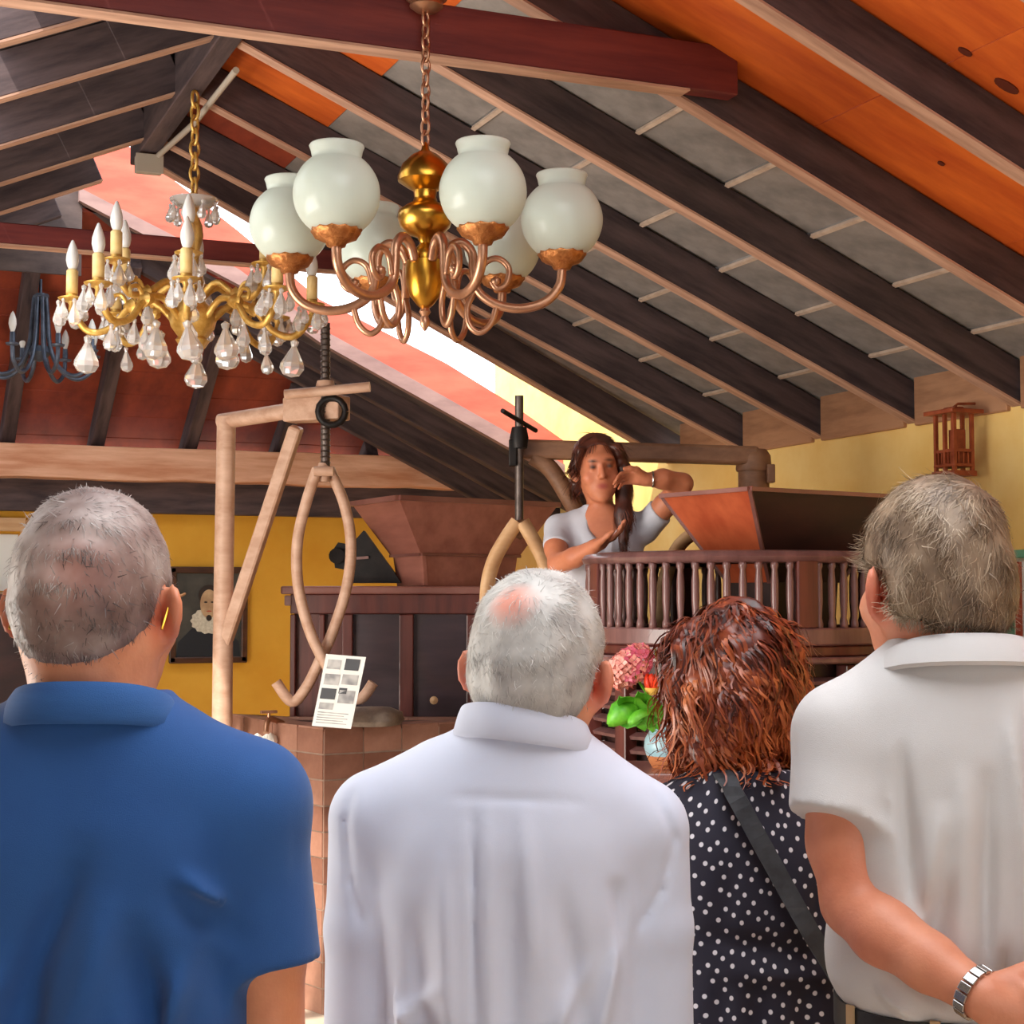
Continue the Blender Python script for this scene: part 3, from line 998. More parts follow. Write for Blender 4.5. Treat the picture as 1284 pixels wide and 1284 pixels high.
CP, CC = counter()
st = MB()
pt = at(466, 898, d=6.55)
st.lathe([(0, -.035), (.11, -.035), (.125, -.015), (.115, .015), (.07, .035), (0, .04)], 18, (pt.x, pt.y, 1.139), wob=lambda a, z: .08 * math.sin(3 * a + 1) + .05 * math.cos(5 * a))
so = st.build('stone', 'stone', None, True)
tag(so, 'grey rounded stone lying on the tiled counter behind the card', 'stone')

cd = thing('information_card', 'white card of small printed pictures leaning on the tiled counter', 'card', tuple(at(416, 912, d=6.33)))
a, b = at(391, 910, d=6.34), at(440, 914, d=6.30)
c2, d2 = at(459, 824, d=6.36), at(409, 820, d=6.40)
nb = Vector((math.sin(YAW), math.cos(YAW), 0))
MB().prism([a, b, c2, d2], nb * .004).build('card_sheet', 'paper', cd)


def card(u, v, off):
    p = (a.lerp(b, u)).lerp(d2.lerp(c2, u), v)
    return p - nb * off


for (u0, u1, v0, v1, m) in ((.08, .42, .80, .93, 'ink1'), (.52, .88, .80, .96, 'ink2'), (.08, .46, .58, .73, 'ink1'), (.52, .92, .60, .74, 'ink1'), (.06, .44, .38, .53, 'ink2'), (.50, .70, .47, .55, 'ink2'), (.52, .92, .34, .52, 'ink1'),
                            (.08, .44, .24, .33, 'ink1')):
    MB().prism([card(u0, v0, .001), card(u1, v0, .001), card(u1, v1, .001), card(u0, v1, .001)], -nb * .0012).build('printed_picture', M[m], cd)
for k in range(5):
    v = .05 + k * .035
    MB().prism([card(.08, v, .001), card(.86 - .1 * (k % 2), v, .001), card(.86 - .1 * (k % 2), v + .012, .001), card(.08, v + .012, .001)], -nb * .0008).build('text_line', 'ink1', cd)

tp_ = at(337, 902, d=6.62)
tap = thing('water_tap', 'small old brass tap on the side of the tiled counter', 'tap', tuple(tp_))
MB().tube(spline([tp_ + Vector((.07, .05, -.02)), tp_ + Vector((-.0, 0, -.0)), tp_ + Vector((-.02, -.03, -.05))], 5), .012, 10).build('spout', 'oldbrass', tap, True)
MB().bar(tp_ + Vector((-.035, 0, .03)), tp_ + Vector((.035, 0, .03)), .014, .012).build('tap_handle', 'oldbrass', tap, bevel=.003)
MB().tube([tp_, tp_ + Vector((0, 0, .03))], .007, 8).build('tap_stem', 'oldbrass', tap, True)
rg = MB()
rp = at(331, 930, d=6.62)
for k in range(5):
    rg.lathe([(0, -.035 + .01 * k), (.022, -.02), (.03, .0), (.02, .02), (0, .035)], 9, rp + Vector((.014 * (k - 2), .01 * (k % 2), random.uniform(-.012, .012))), wob=lambda a, z: .25 * math.sin(3 * a + 40 * z))
rag = rg.build('cloth_rag', 'white', None, True)
tag(rag, 'crumpled white cloth hanging under the brass tap', 'cloth')


# ---- round mill with balustrade
def mill_two():
    o = at(925, 753, d=5.55)
    cx, cy = o.x, o.y
    R = .50
    t = thing('mill_drum', 'round mahogany mill drum with a turned balustrade beside the guide', 'mill', (cx, cy, 0), -YAW)
    kw = dict(parent=t, world=False)
    n = 48

    def ring(name, r0, r1, z0, z1, mat, bev=.006):
        return MB().lathe([(r0, z0), (r1, z0), (r1, z1), (r0, z1), (r0, z0)], n).build(name, mat, smooth=True, bevel=bev, **kw)

    MB().lathe([(R - .03, 1.722), (R - .005, 1.715), (R + .02, 1.722), (R + .028, 1.737), (R + .018, 1.752), (R - .01, 1.757), (R - .032, 1.748), (R - .03, 1.722)], n).build('top_rail', 'balus', smooth=True, **kw)
    ring('lower_rail', R - .035, R + .015, 1.46, 1.515, 'balus')
    ring('ledge', R - .03, R + .045, 1.405, 1.425, 'balus')
    ring('apron', R - .03, R + .005, 1.425, 1.46, 'mahog')
    bme = MB().lathe([(0, 1.51), (.013, 1.512), (.013, 1.53), (.009, 1.545), (.0125, 1.60), (.0125, 1.66), (.009, 1.695), (.013, 1.705), (.013, 1.722), (0, 1.722)], 8).mesh('baluster', True)
    N = 64
    for k in range(N):
        if k % 16 == 3:
            continue
        b = obj('baluster', bme, 'balus', t, world=False)
        a = 2 * math.pi * k / N
        b.matrix_basis = Matrix.Translation((R * math.cos(a) - .003, R * math.sin(a), 0))
    for k in range(3, N, 16):
        a = 2 * math.pi * k / N
        MB().box((R * math.cos(a), R * math.sin(a), 1.62), (.035, .07, .21), Matrix.Rotation(a, 3, 'Z')).build('newel', 'mahog', bevel=.005, **kw)
    # drum body: posts, louvres and dark core
    MB().lathe([(0, 0), (R - .05, 0), (R - .05, 1.41), (0, 1.41)], 40).build('drum_core', 'hop2d', smooth=True, **kw)
    S = 12
    for k in range(S):
        a0, a1 = 2 * math.pi * k / S + .1, 2 * math.pi * (k + 1) / S + .1
        p0, p1 = Vector((R * math.cos(a0), R * math.sin(a0), 0)), Vector((R * math.cos(a1), R * math.sin(a1), 0))
        MB().box((p0.x * .985, p0.y * .985, .70), (.05, .055, 1.40), Matrix.Rotation(a0, 3, 'Z')).build('drum_post', 'mahog', bevel=.005, **kw)
        if 5 <= k <= 11:
            me = None
            for j in range(14):
                z = 1.35 - j * .045
                m = (p0 + p1) / 2 * .985
                am = (a0 + a1) / 2
                L = (p1 - p0).length - .05
                if me is None:
                    me = MB().box((0, 0, 0), (.03, L, .012)).mesh('louvre')
                s = obj('louvre', me, 'balus', t, world=False)
                s.matrix_basis = Matrix.Translation((m.x, m.y, z)) @ Matrix.Rotation(am, 4, 'Z') @ Matrix.Rotation(math.radians(24), 4, 'Y')
    # plain board at the left end of the balustrade and curved legs under the hopper
    MB().tube(spline([(-.21, .42, 1.30), (-.22, .36, 1.62), (-.16, .33, 1.80), (-.03, .30, 1.88)], 6), .034, 12, flat=.6).build('hopper_leg', 'palewood', smooth=True, **kw)
    MB().tube(spline([(.35, .30, 1.30), (.34, .28, 1.62), (.28, .24, 1.78)], 6), .03, 12).build('hopper_leg', 'palewood', smooth=True, **kw)
    return o


O2 = mill_two()


def hopper_two():
    zt = 1.955
    n, l = at(940, 613, Z=zt), at(829, 622, Z=zt)
    u = (l - n)
    w = Vector((-u.y, u.x, 0)).normalized() * -.72
    if w.x < 0:
        w = -w
    r = n + w
    f = r + u
    q = [(p.x, p.y) for p in (n, r, f, l)]
    t = thing('grain_hopper', 'orange grain hopper above the round drum, near side coloured dark for shade', 'hopper', (sum(p[0] for p in q) / 4, sum(p[1] for p in q) / 4, 1.6))
    b0 = at(958, 691, d=5.22)
    cx, cy = sum(p[0] for p in q) / 4, sum(p[1] for p in q) / 4
    qb = quad_scale(q, .46)
    frustum('hopper_board', q, zt, qb, 1.66, ['hop2d', 'hop2', 'hop2', 'hop2'], t)  # near board gets the dark wood in place of its shade
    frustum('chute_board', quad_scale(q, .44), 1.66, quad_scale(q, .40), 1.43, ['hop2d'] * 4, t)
    for i in range(4):
        a, b = Vector((*q[i], zt)), Vector((*q[(i + 1) % 4], zt))
        MB().bar(a, b, .022, .014).build('rim', 'mahogrim', t)
    for i in range(4):
        a, b = Vector((*q[i], zt)), Vector((*qb[i], 1.66))
        MB().bar(a, b, .012, .012).build('corner_strip', 'mahogrim', t)


hopper_two()

# platform the guide stands on
o = at(755, 753, d=6.07)
pf = thing('guide_platform', 'low dark wooden step platform behind the round drum', 'platform', (o.x, o.y, 0), -YAW)
for k, (yy, hh) in enumerate(((.02, .555),)):
    for s in (-.33, -.02):
        MB().box((s, .12, hh / 2 - .02), (.05, .5, hh - .04)).build('bearer', 'mahog', pf, world=False)
    for j in range(4):
        MB().box((-.18, -.05 + j * .115, hh - .02), (.5, .108, .04)).build('plank', 'mahog', pf, world=False, bevel=.004)

# low plinth with the flower vase
o = at(700, 753, d=4.5)
pn = thing('plinth', 'brown wooden plinth in front of the round drum, carrying the vase', 'plinth', (o.x, o.y, 0), -YAW)
pw = (1010 - 700) * 4.5 / F
MB().box((pw / 2, .17, 1.115), (pw, .36, .03)).build('top_board', 'mahogrim', pn, world=False, bevel=.005)
MB().box((pw / 2, .18, .55), (pw - .06, .30, 1.1)).build('body', 'mahog', pn, world=False)

VZ = 1.13
vp = at(838, 960, d=4.62)
vs_ = thing('flower_vase', 'pale blue vase with a bare clay foot holding flowers', 'vase', (vp.x, vp.y, VZ))
MB().lathe([(0, VZ), (.045, VZ), (.052, VZ + .012), (.062, VZ + .035)], 24, (vp.x, vp.y, 0)).build('clay_foot', 'vaseb', vs_, True)
MB().lathe([(.062, VZ + .035), (.068, VZ + .055), (.066, VZ + .08), (.052, VZ + .105), (.04, VZ + .118), (.042, VZ + .128), (.037, VZ + .128), (.035, VZ + .117), (.0, VZ + .10)], 24, (vp.x, vp.y, 0)).build('glazed_body', 'vase', vs_, True)
DV = 4.6
mouth = Vector((vp.x, vp.y, VZ + .12))
# hydrangea head of small florets
fl_ = thing('hydrangea', 'pink hydrangea head with peach florets and broad green leaves in the blue vase', 'flower', tuple(mouth))
hc = at(790, 836, d=DV)
MB().tube(spline([mouth, mouth.lerp(hc, .5) + Vector((-.01, 0, .01)), hc], 5), .004, 7).build('stem', 'leaf', fl_, True)
pet = MB()
for k in range(4):
    a = k * math.pi / 2
    u, w = Vector((math.cos(a), math.sin(a), 0)), Vector((-math.sin(a), math.cos(a), 0))
    pet.add([u * .001, u * .008 + w * .007 + Vector((0, 0, .003)), u * .016 + Vector((0, 0, .005)), u * .008 - w * .007 + Vector((0, 0, .003)), u * .008 + Vector((0, 0, -.001))], [(0, 3, 2, 1), (0, 1, 4), (1, 2, 4), (2, 3, 4), (3, 0, 4)])
pme = pet.mesh('floret')
for k in range(110):
    ph = math.acos(1 - 2 * (k + .5) / 110)
    th = math.pi * (1 + 5 ** .5) * k
    nrm = Vector((math.sin(ph) * math.cos(th), math.sin(ph) * math.sin(th), math.cos(ph)))
    vx = at(790 + 100, 836, d=DV) - at(790, 836, d=DV)
    side = nrm.dot(vx.normalized())
    # the head leans: fuller at the upper right, trailing down to the left
    p = hc + Vector((nrm.x * .066, nrm.y * .05, nrm.z * .052 + side * .024)) * random.uniform(.85, 1.08)
    f = bpy.data.objects.new('floret', pme)
    if not pme.materials:
        pme.materials.append(M['petal'])
    COL.objects.link(f)
    f.material_slots[0].link = 'OBJECT'
    f.material_slots[0].material = M['petal2'] if side < -.1 or random.random() < .2 else M['petal']
    f.parent = fl_
    f.matrix_parent_inverse = wm(fl_).inverted()
    f.matrix_basis = Matrix.Translation(p) @ nrm.to_track_quat('Z', 'Y').to_matrix().to_4x4() @ Matrix.Rotation(random.uniform(0, 6), 4, 'Z') @ Matrix.Scale(random.uniform(.9, 1.25), 4)


def leaf(tip, base, width, parent):
    tip, base = Vector(tip), Vector(base)
    ax = tip - base
    sd = Vector((math.cos(YAW), -math.sin(YAW), 0))
    sd = (sd - ax.normalized() * sd.dot(ax.normalized())).normalized()
    nn = ax.cross(sd).normalized()
    mb = MB()
    n = 8
    vs, fs = [], []
    for i in range(n + 1):
        t = i / n
        wv = width * math.sin(math.pi * min(1, t * .92 + .06)) ** .75 * (1 + .10 * (i % 2))
        c = base + ax * t + nn * (.03 * math.sin(math.pi * t))
        vs += [c - sd * wv - nn * .012, c, c + sd * wv - nn * .012]
    for i in range(n):
        for k in range(2):
            fs.append((i * 3 + k, i * 3 + k + 1, i * 3 + 3 + k + 1, i * 3 + 3 + k))
    mb.add(vs, fs)
    o = mb.build('leaf', 'leaf', parent, True)
    so_ = o.modifiers.new('thickness', 'SOLIDIFY')
    so_.thickness = .0015
    return o


for (tx, ty, bx, by, w, dz) in ((762, 908, 800, 880, .035, -.03), (776, 872, 812, 912, .034, -.06), (800, 866, 822, 915, .032, -.05), (816, 872, 826, 918, .026, -.02), (788, 905, 822, 898, .03, -.07), (770, 890, 806, 905, .03, .02)):
    leaf(at(tx, ty, d=DV + dz), at(bx, by, d=DV), w, fl_)
tl = thing('tulip', 'single red tulip edged with yellow beside the hydrangea', 'flower', tuple(mouth))
tc = at(817, 857, d=DV - .03)
MB().tube(spline([mouth + Vector((.005, 0, 0)), mouth.lerp(tc, .5) + Vector((.012, 0, 0)), tc], 5), .0035, 7).build('stem', 'stem', tl, True)
for k in range(6):
    a = k * math.pi / 3
    rr = .016 if k % 2 else .013
    u = Vector((math.cos(a), math.sin(a), 0))
    w = Vector((-math.sin(a), math.cos(a), 0))
    mb = MB()
    vs, fs = [], []
    for i in range(6):
        tt = i / 5
        wd = .014 * math.sin(math.pi * (tt * .82 + .12))
        r_ = rr * math.sin(math.pi * (tt * .62 + .08)) * 1.25
        for s in (-1, 0, 1):
            vs.append(tc + u * (r_ - abs(s) * .003) + w * s * wd + Vector((0, 0, -.028 + tt * .055)))
    for i in range(5):
        for s in range(2):
            fs.append((i * 3 + s, i * 3 + s + 1, i * 3 + 4 + s, i * 3 + 3 + s))
    mb.add(vs, fs)
    o = mb.build('petal', 'tulip', tl, True)
    so_ = o.modifiers.new('thickness', 'SOLIDIFY')
    so_.thickness = .0015
MB().lathe([(0, -.034), (.012, -.03), (.018, -.02), (.02, -.012), (.017, -.012), (0, -.025)], 12, tc).build('petal_base', 'tulipedge', tl, True)
MB().tube(spline([mouth + Vector((.012, 0, 0)), at(828, 870, d=DV), at(825, 840, d=DV), at(821, 812, d=DV)], 5), [.005] * 5 + [.006] * 5 + [.005] * 5 + [.002], 7, flat=.35).build('leaf', 'stem', tl, True)

# ---- things on the walls
pc = at(262, 771, Y=YB - .05)
pic = thing('framed_portrait', 'dark framed portrait of a figure in a white ruff on the ochre wall', 'painting', (pc.x, YB - .02, pc.z - .28))
yp = YB - .025
PX, PZ = pc.x, pc.z
MB().box((PX, yp, PZ), (.45, .03, .56)).build('backboard', 'frame', pic)
for (x, z, w, h) in ((0, .265, .46, .038), (0, -.265, .46, .038), (-.213, 0, .038, .56), (.213, 0, .038, .56)):
    MB().box((PX + x, yp - .018, PZ + z), (w, .03, h)).build('frame_bar', 'frame', pic, bevel=.006)
cv = MB().box((PX, yp - .016, PZ), (.40, .006, .50)).build('canvas', 'canvas', pic)


def disc(name, cx, cz, rx, rz, lay, mat, wob=0):
    MB().prism([(PX + cx + rx * (1 + wob * math.cos(14 * a)) * math.cos(a), yp - .0195 - .002 * lay, PZ + cz + rz * (1 + wob * math.cos(14 * a)) * math.sin(a)) for a in [k * math.pi / 28 for k in range(56)]], (0, .0018, 0)).build(name, mat, cv)


MB().prism([(PX + x, yp - .0215, PZ + z) for x, z in ((-.19, -.245), (.19, -.245), (.18, -.16), (.10, -.08), (0, -.05), (-.10, -.08), (-.18, -.16))], (0, .0018, 0)).build('painted_cloak', 'paintdark', cv)
disc('painted_ruff', 0, -.035, .105, .075, 2, 'paintruff', .05)
disc('painted_hair', 0, .115, .062, .062, 2, 'painthair')
disc('painted_head', 0, .065, .052, .085, 3, 'paintface')
disc('painted_beard', 0, -.018, .016, .018, 4, 'painthair')
disc('painted_eye', -.02, .075, .010, .005, 4, 'painthair')
disc('painted_eye', .02, .075, .010, .005, 4, 'painthair')
disc('painted_mouth', 0, .022, .016, .004, 5, 'redprint')

# wall lantern
lc = at(1196, 556, X=3.88)
ln = thing('wall_lantern', 'red wooden cage lantern hanging high on the yellow wall', 'lantern', (lc.x, lc.y, lc.z - .12))
lx, ly, lz = lc
hw, hd, hh = .062, .048, .115
MB().box((lx, ly, lz + hh), (hd * 2 + .05, hw * 2 + .05, .016)).build('roof_board', 'lantern', ln, bevel=.003)
MB().box((lx, ly, lz + hh + .014), (hd * 2 - .05, hw * 2 - .06, .014)).build('roof_cap', 'lantern', ln, bevel=.003)
MB().box((lx, ly, lz - hh), (hd * 2 + .01, hw * 2 + .01, .02)).build('base_board', 'lantern', ln, bevel=.003)
MB().box((lx, ly, lz - hh + .03), (hd * 2, hw * 2, .012)).build('base_board', 'lantern', ln, bevel=.003)
for sx in (-1, 1):
    for sy in (-1, 0, 1):
        MB().box((lx + sx * (hd - .008), ly + sy * (hw - .008), lz), (.013, .013, hh * 2)).build('post', 'lantern', ln)
    MB().box((lx + sx * (hd - .008), ly, lz - .03), (.01, hw * 2, .011)).build('rail', 'lantern', ln)
    for k in range(5):
        MB().box((lx + sx * (hd - .008), ly - hw + .024 + k * .019, lz - .058), (.006, .006, .05)).build('spindle', 'lantern', ln)
for sy in (-1, 1):
    MB().box((lx, ly + sy * (hw - .008), lz - .03), (hd * 2, .01, .011)).build('rail', 'lantern', ln)
    for k in range(3):
        MB().box((lx - hd + .026 + k * .022, ly + sy * (hw - .008), lz - .058), (.006, .006, .05)).build('spindle', 'lantern', ln)
MB().box((lx, ly - .02, lz - .02), (.045, .045, .14)).build('inner_box', 'lantern', ln, bevel=.003)
MB().tube([(lx, ly, lz + hh + .02), (lx + .02, ly, lz + hh + .035), (XW, ly, lz + hh + .04)], .005, 6).build('hook', 'lantern', ln)

# green framed notice board
nbd = thing('notice_board', 'green framed notice board with red and white print on the yellow wall', 'notice board', (XW - .02, 4.6, 1.4))
yb0 = at(1246, 690, X=XW - .02).y
MB().box((XW - .012, yb0 - .33, 1.60), (.02, .66, .36)).build('backing', 'cream', nbd)
for (y, z, w, h) in ((yb0 - .09, 1.60, .045, .36), (yb0 - .62, 1.60, .045, .36), (yb0 - .355, 1.768, .56, .03), (yb0 - .355, 1.43, .56, .03)):
    MB().box((XW - .03, y, z), (.025, w, h)).build('frame_bar', 'green', nbd, bevel=.003)
MB().box((XW - .025, yb0 - .14, 1.60), (.006, .03, .28)).build('printed_strip', 'redprint', nbd)
MB().box((XW - .025, yb0 - .19, 1.60), (.006, .05, .28)).build('printed_strip', 'paper', nbd)
MB().box((XW - .025, yb0 - .32, 1.60), (.006, .16, .28)).build('printed_strip', 'redprint', nbd)

# dark chair back below the notice board
cp = at(1290, 753, d=5.0)
ch = thing('armchair', 'dark upholstered high backed chair below the green framed board', 'chair', (cp.x, cp.y, 0), -YAW)
kw = dict(parent=ch, world=False)
MB().box((0, 0, .95), (.46, .10, 1.06)).build('backrest', 'darkcloth', bevel=.04, **kw)
MB().box((0, -.26, .45), (.48, .5, .12)).build('seat', 'darkcloth', bevel=.04, **kw)
for sx in (-.2, .2):
    for sy in (-.46, .0):
        MB().box((sx, sy, .2), (.045, .045, .4)).build('leg', 'mahog', bevel=.004, **kw)

# dark cupboard at the far left
cc = at(46, 741, Y=9.3)
cb = thing('cupboard', 'dark brown wooden cupboard below the bright window', 'cupboard', (cc.x - .45, 9.48, 0))
MB().box((cc.x - .45, 9.48, .82), (.90, .36, 1.58)).build('body', 'hop2d', cb)
MB().box((cc.x - .45, 9.46, 1.62), (.94, .42, .03)).build('top_board', 'mahog', cb, bevel=.005)
for s in (-1, 1):
    dr = MB().box((cc.x - .45 + s * .22, 9.29, .82), (.42, .03, 1.46)).build('door', 'hop2d', cb, bevel=.006)
    MB().lathe([(0, -.02), (.012, -.012), (.014, 0), (0, .01)], 10, (cc.x - .45 + s * .04, 9.265, .95), Matrix.Rotation(math.pi / 2, 3, 'X')).build('knob', 'oldbrass', dr, True)


# ================================================================== PEOPLE
class Field:
    """signed distance grid: rounded limbs, ellipsoids and lofts blended smoothly, meshed by surface nets"""

    def __init__(self, lo, hi, h):
        self.lo = np.array(lo, float)
        self.h = h
        n = [int(math.ceil((hi[i] - lo[i]) / h)) + 1 for i in range(3)]
        self.ax = [self.lo[i] + h * np.arange(n[i]) for i in range(3)]
        self.D = np.full(n, 0.2, np.float32)

    def sub(self, bmin, bmax, m):
        sl = []
        for i in range(3):
            a = int(np.searchsorted(self.ax[i], bmin[i] - m))
            b = int(np.searchsorted(self.ax[i], bmax[i] + m))
            if b <= a:
                return None
            sl.append(slice(a, b))
        return tuple(sl), [self.ax[0][sl[0]][:, None, None], self.ax[1][sl[1]][None, :, None], self.ax[2][sl[2]][None, None, :]]

    def put(self, sl, d, k, mode='add'):
        A = self.D[sl]
        if mode == 'sub':
            d = -d
            hh = np.clip(0.5 - 0.5 * (A - d) / max(k, 1e-5), 0, 1)
            self.D[sl] = A + (d - A) * hh + k * hh * (1 - hh)
            return
        hh = np.clip(0.5 + 0.5 * (A - d) / max(k, 1e-5), 0, 1)
        self.D[sl] = A + (d - A) * hh - k * hh * (1 - hh)

    def cap(self, a, b, ra, rb, k=.015, clip=(), mode='add', ov=None, oy=1.0):
        a, b = np.array(a, float), np.array(b, float)
        R = max(ra, rb) * max(1, 1 / oy)
        s = self.sub(np.minimum(a, b) - R, np.maximum(a, b) + R, k + .012)
        if s is None:
            return self
        sl, (x, y, z) = s
        ab = b - a
        L2 = max(float(ab @ ab), 1e-9)
        px, py, pz = x - a[0], y - a[1], z - a[2]
        t = np.clip((px * ab[0] + py * ab[1] + pz * ab[2]) / L2, 0, 1)
        d = np.sqrt((px - t * ab[0]) ** 2 + ((py - t * ab[1]) * oy) ** 2 + (pz - t * ab[2]) ** 2) - (ra + (rb - ra) * t)
        for (c, n) in clip:
            n = np.array(n, float) / np.linalg.norm(n)
            d = np.maximum(d, (x - c[0]) * n[0] + (y - c[1]) * n[1] + (z - c[2]) * n[2])
        self.put(sl, d, k, mode)
        return self

    def chain(self, pts, rs, k=.015, **kw):
        for i in range(len(pts) - 1):
            self.cap(pts[i], pts[i + 1], rs[i], rs[i + 1], k, **kw)
        return self

    def ell(self, c, r, k=.015, T=None, mode='add', clip=()):
        """ellipsoid; T is a 4x4 (the head's frame) applied to it; clip planes are given in that frame"""
        r = np.array(r, float)
        c = np.array(c, float)
        Mx = np.eye(4) if T is None else np.array(T)
        R3 = Mx[:3, :3]
        cw = R3 @ c + Mx[:3, 3]
        R = float(r.max())
        s = self.sub(cw - R, cw + R, k + .012)
        if s is None:
            return self
        sl, (x, y, z) = s
        dx, dy, dz = x - Mx[0, 3], y - Mx[1, 3], z - Mx[2, 3]
        I = R3.T
        q = [I[i, 0] * dx + I[i, 1] * dy + I[i, 2] * dz for i in range(3)]
        u = [(q[i] - c[i]) for i in range(3)]
        k0 = np.sqrt((u[0] / r[0]) ** 2 + (u[1] / r[1]) ** 2 + (u[2] / r[2]) ** 2)
        k1 = np.sqrt((u[0] / r[0] ** 2) ** 2 + (u[1] / r[1] ** 2) ** 2 + (u[2] / r[2] ** 2) ** 2) + 1e-9
        d = k0 * (k0 - 1) / k1
        for (p, n) in clip:
            n = np.array(n, float) / np.linalg.norm(n)
            d = np.maximum(d, (q[0] - p[0]) * n[0] + (q[1] - p[1]) * n[1] + (q[2] - p[2]) * n[2])
        self.put(sl, d, k, mode)
        return self

    def loft(self, rings, k=.015, p=2.4):
        """rings (z, cx, cy, rx, ry) from low to high"""
        r = np.array(rings, float)
        zz = np.linspace(r[0, 0], r[-1, 0], 80)
        tab = [np.interp(zz, r[:, 0], r[:, i]) for i in range(1, 5)]
        ker = np.hanning(11)
        ker /= ker.sum()
        tab = [np.convolve(np.pad(t, 5, 'edge'), ker, 'valid') for t in tab]
        bx = float(r[:, 3].max() + np.abs(r[:, 1]).max())
        by = float(r[:, 4].max() + np.abs(r[:, 2]).max())
        s = self.sub((-bx, -by, r[0, 0]), (bx, by, r[-1, 0]), k + .012)
        sl, (x, y, z) = s
        cx, cy, rx, ry = [np.interp(z, zz, t) for t in tab]
        q = (np.abs((x - cx) / rx) ** p + np.abs((y - cy) / ry) ** p) ** (1 / p)
        d = (q - 1) * np.minimum(rx, ry)
        d = np.maximum(d, np.maximum(r[0, 0] - z, z - r[-1, 0]))
        self.put(sl, d, k)
        return self

    def fold(self, a, b, w, amp, pw=1.0, gain=1.5):
        """a crease (amp > 0) or ridge (amp < 0) along a segment"""
        a, b = np.array(a, float), np.array(b, float)
        s = self.sub(np.minimum(a, b), np.maximum(a, b), 3 * w)
        if s is None:
            return self
        sl, (x, y, z) = s
        ab = b - a
        L2 = max(float(ab @ ab), 1e-9)
        px, py, pz = x - a[0], y - a[1], z - a[2]
        t = np.clip((px * ab[0] + py * ab[1] + pz * ab[2]) / L2, 0, 1)
        d2 = (px - t * ab[0]) ** 2 + (py - t * ab[1]) ** 2 * .12 + (pz - t * ab[2]) ** 2
        self.D[sl] += (gain * amp * np.exp(-d2 / (w * w)) * np.sin(np.pi * (t * .9 + .05)) ** pw).astype(np.float32)
        return self

    def ripple(self, amp, sc, seed=0):
        rg = np.random.default_rng(seed)
        x, y, z = self.ax[0][:, None, None], self.ax[1][None, :, None], self.ax[2][None, None, :]
        for _ in range(7):
            v = rg.normal(size=3) * sc
            self.D += (amp * np.sin(v[0] * x + v[1] * y + v[2] * z + rg.uniform(0, 6)) / 3).astype(np.float32)
        return self

    def below(self, z, zmax=True):
        return self

    def clipz(self, lo=None, hi=None):
        z = self.ax[2][None, None, :]
        if lo is not None:
            self.D = np.maximum(self.D, (lo - z).astype(np.float32))
        if hi is not None:
            self.D = np.maximum(self.D, (z - hi).astype(np.float32))
        return self

    def nets(self, smooth=2):
        D = self.D
        D[0], D[-1] = .2, .2
        D[:, 0], D[:, -1] = .2, .2
        D[:, :, 0], D[:, :, -1] = .2, .2
        s = D < 0
        c = np.zeros(tuple(n - 1 for n in D.shape), np.int8)
        for i in (0, 1):
            for j in (0, 1):
                for k in (0, 1):
                    c += s[i:i + c.shape[0], j:j + c.shape[1], k:k + c.shape[2]]
        act = (c > 0) & (c < 8)
        I = np.argwhere(act)
        idx = np.full(c.shape, -1, np.int64)
        idx[act] = np.arange(len(I))
        acc = np.zeros((len(I), 3))
        cnt = np.zeros(len(I))
        cor = [(i, j, k) for i in (0, 1) for j in (0, 1) for k in (0, 1)]
        val = {q: D[I[:, 0] + q[0], I[:, 1] + q[1], I[:, 2] + q[2]].astype(float) for q in cor}
        for q in cor:
            for ax in range(3):
                if q[ax] == 0:
                    w = tuple(1 if i == ax else q[i] for i in range(3))
                    va, vb = val[q], val[w]
                    m = (va < 0) != (vb < 0)
                    t = va[m] / (va[m] - vb[m])
                    p = np.tile(np.array(q, float), (m.sum(), 1))
                    p[:, ax] += t
                    acc[m] += p
                    cnt[m] += 1
        V = (I + acc / cnt[:, None]) * self.h + self.lo
        Fs = []
        for ax in range(3):
            u, w = (ax + 1) % 3, (ax + 2) % 3
            sa = [slice(1, -1)] * 3
            sa[ax] = slice(0, -1)
            sb = list(sa)
            sb[ax] = slice(1, None)
            A, B = s[tuple(sa)], s[tuple(sb)]
            for flip, mask in ((False, A & ~B), (True, ~A & B)):
                E = np.argwhere(mask)
                if not len(E):
                    continue
                base = E.copy()
                for i in range(3):
                    if i != ax:
                        base[:, i] += 1
                def cell(du, dw):
                    q = base.copy()
                    q[:, u] -= du
                    q[:, w] -= dw
                    return idx[q[:, 0], q[:, 1], q[:, 2]]
                quad = np.stack([cell(0, 0), cell(1, 0), cell(1, 1), cell(0, 1)], 1)
                Fs.append(quad[:, ::-1] if flip else quad)
        Fq = np.concatenate(Fs)
        e = np.concatenate([Fq[:, [0, 1]], Fq[:, [1, 2]], Fq[:, [2, 3]], Fq[:, [3, 0]]])
        for _ in range(smooth):
            S = np.zeros_like(V)
            n = np.bincount(e[:, 0], minlength=len(V))
            for i in range(3):
                S[:, i] = np.bincount(e[:, 0], V[e[:, 1], i], minlength=len(V))
            V = V * .4 + .6 * S / np.maximum(n, 1)[:, None]
        return V, Fq


def np_mesh(name, V, Fq):
    me = bpy.data.meshes.new(name)
    me.vertices.add(len(V))
    me.vertices.foreach_set('co', np.ascontiguousarray(V, np.float32).ravel())
    k = Fq.shape[1]
    me.loops.add(Fq.size)
    me.loops.foreach_set('vertex_index', np.ascontiguousarray(Fq, np.int32).ravel())
    me.polygons.add(len(Fq))
    me.polygons.foreach_set('loop_start', np.arange(0, Fq.size, k, dtype=np.int32))
    me.update(calc_edges=True)
    me.validate()
    me.shade_smooth()
    return me


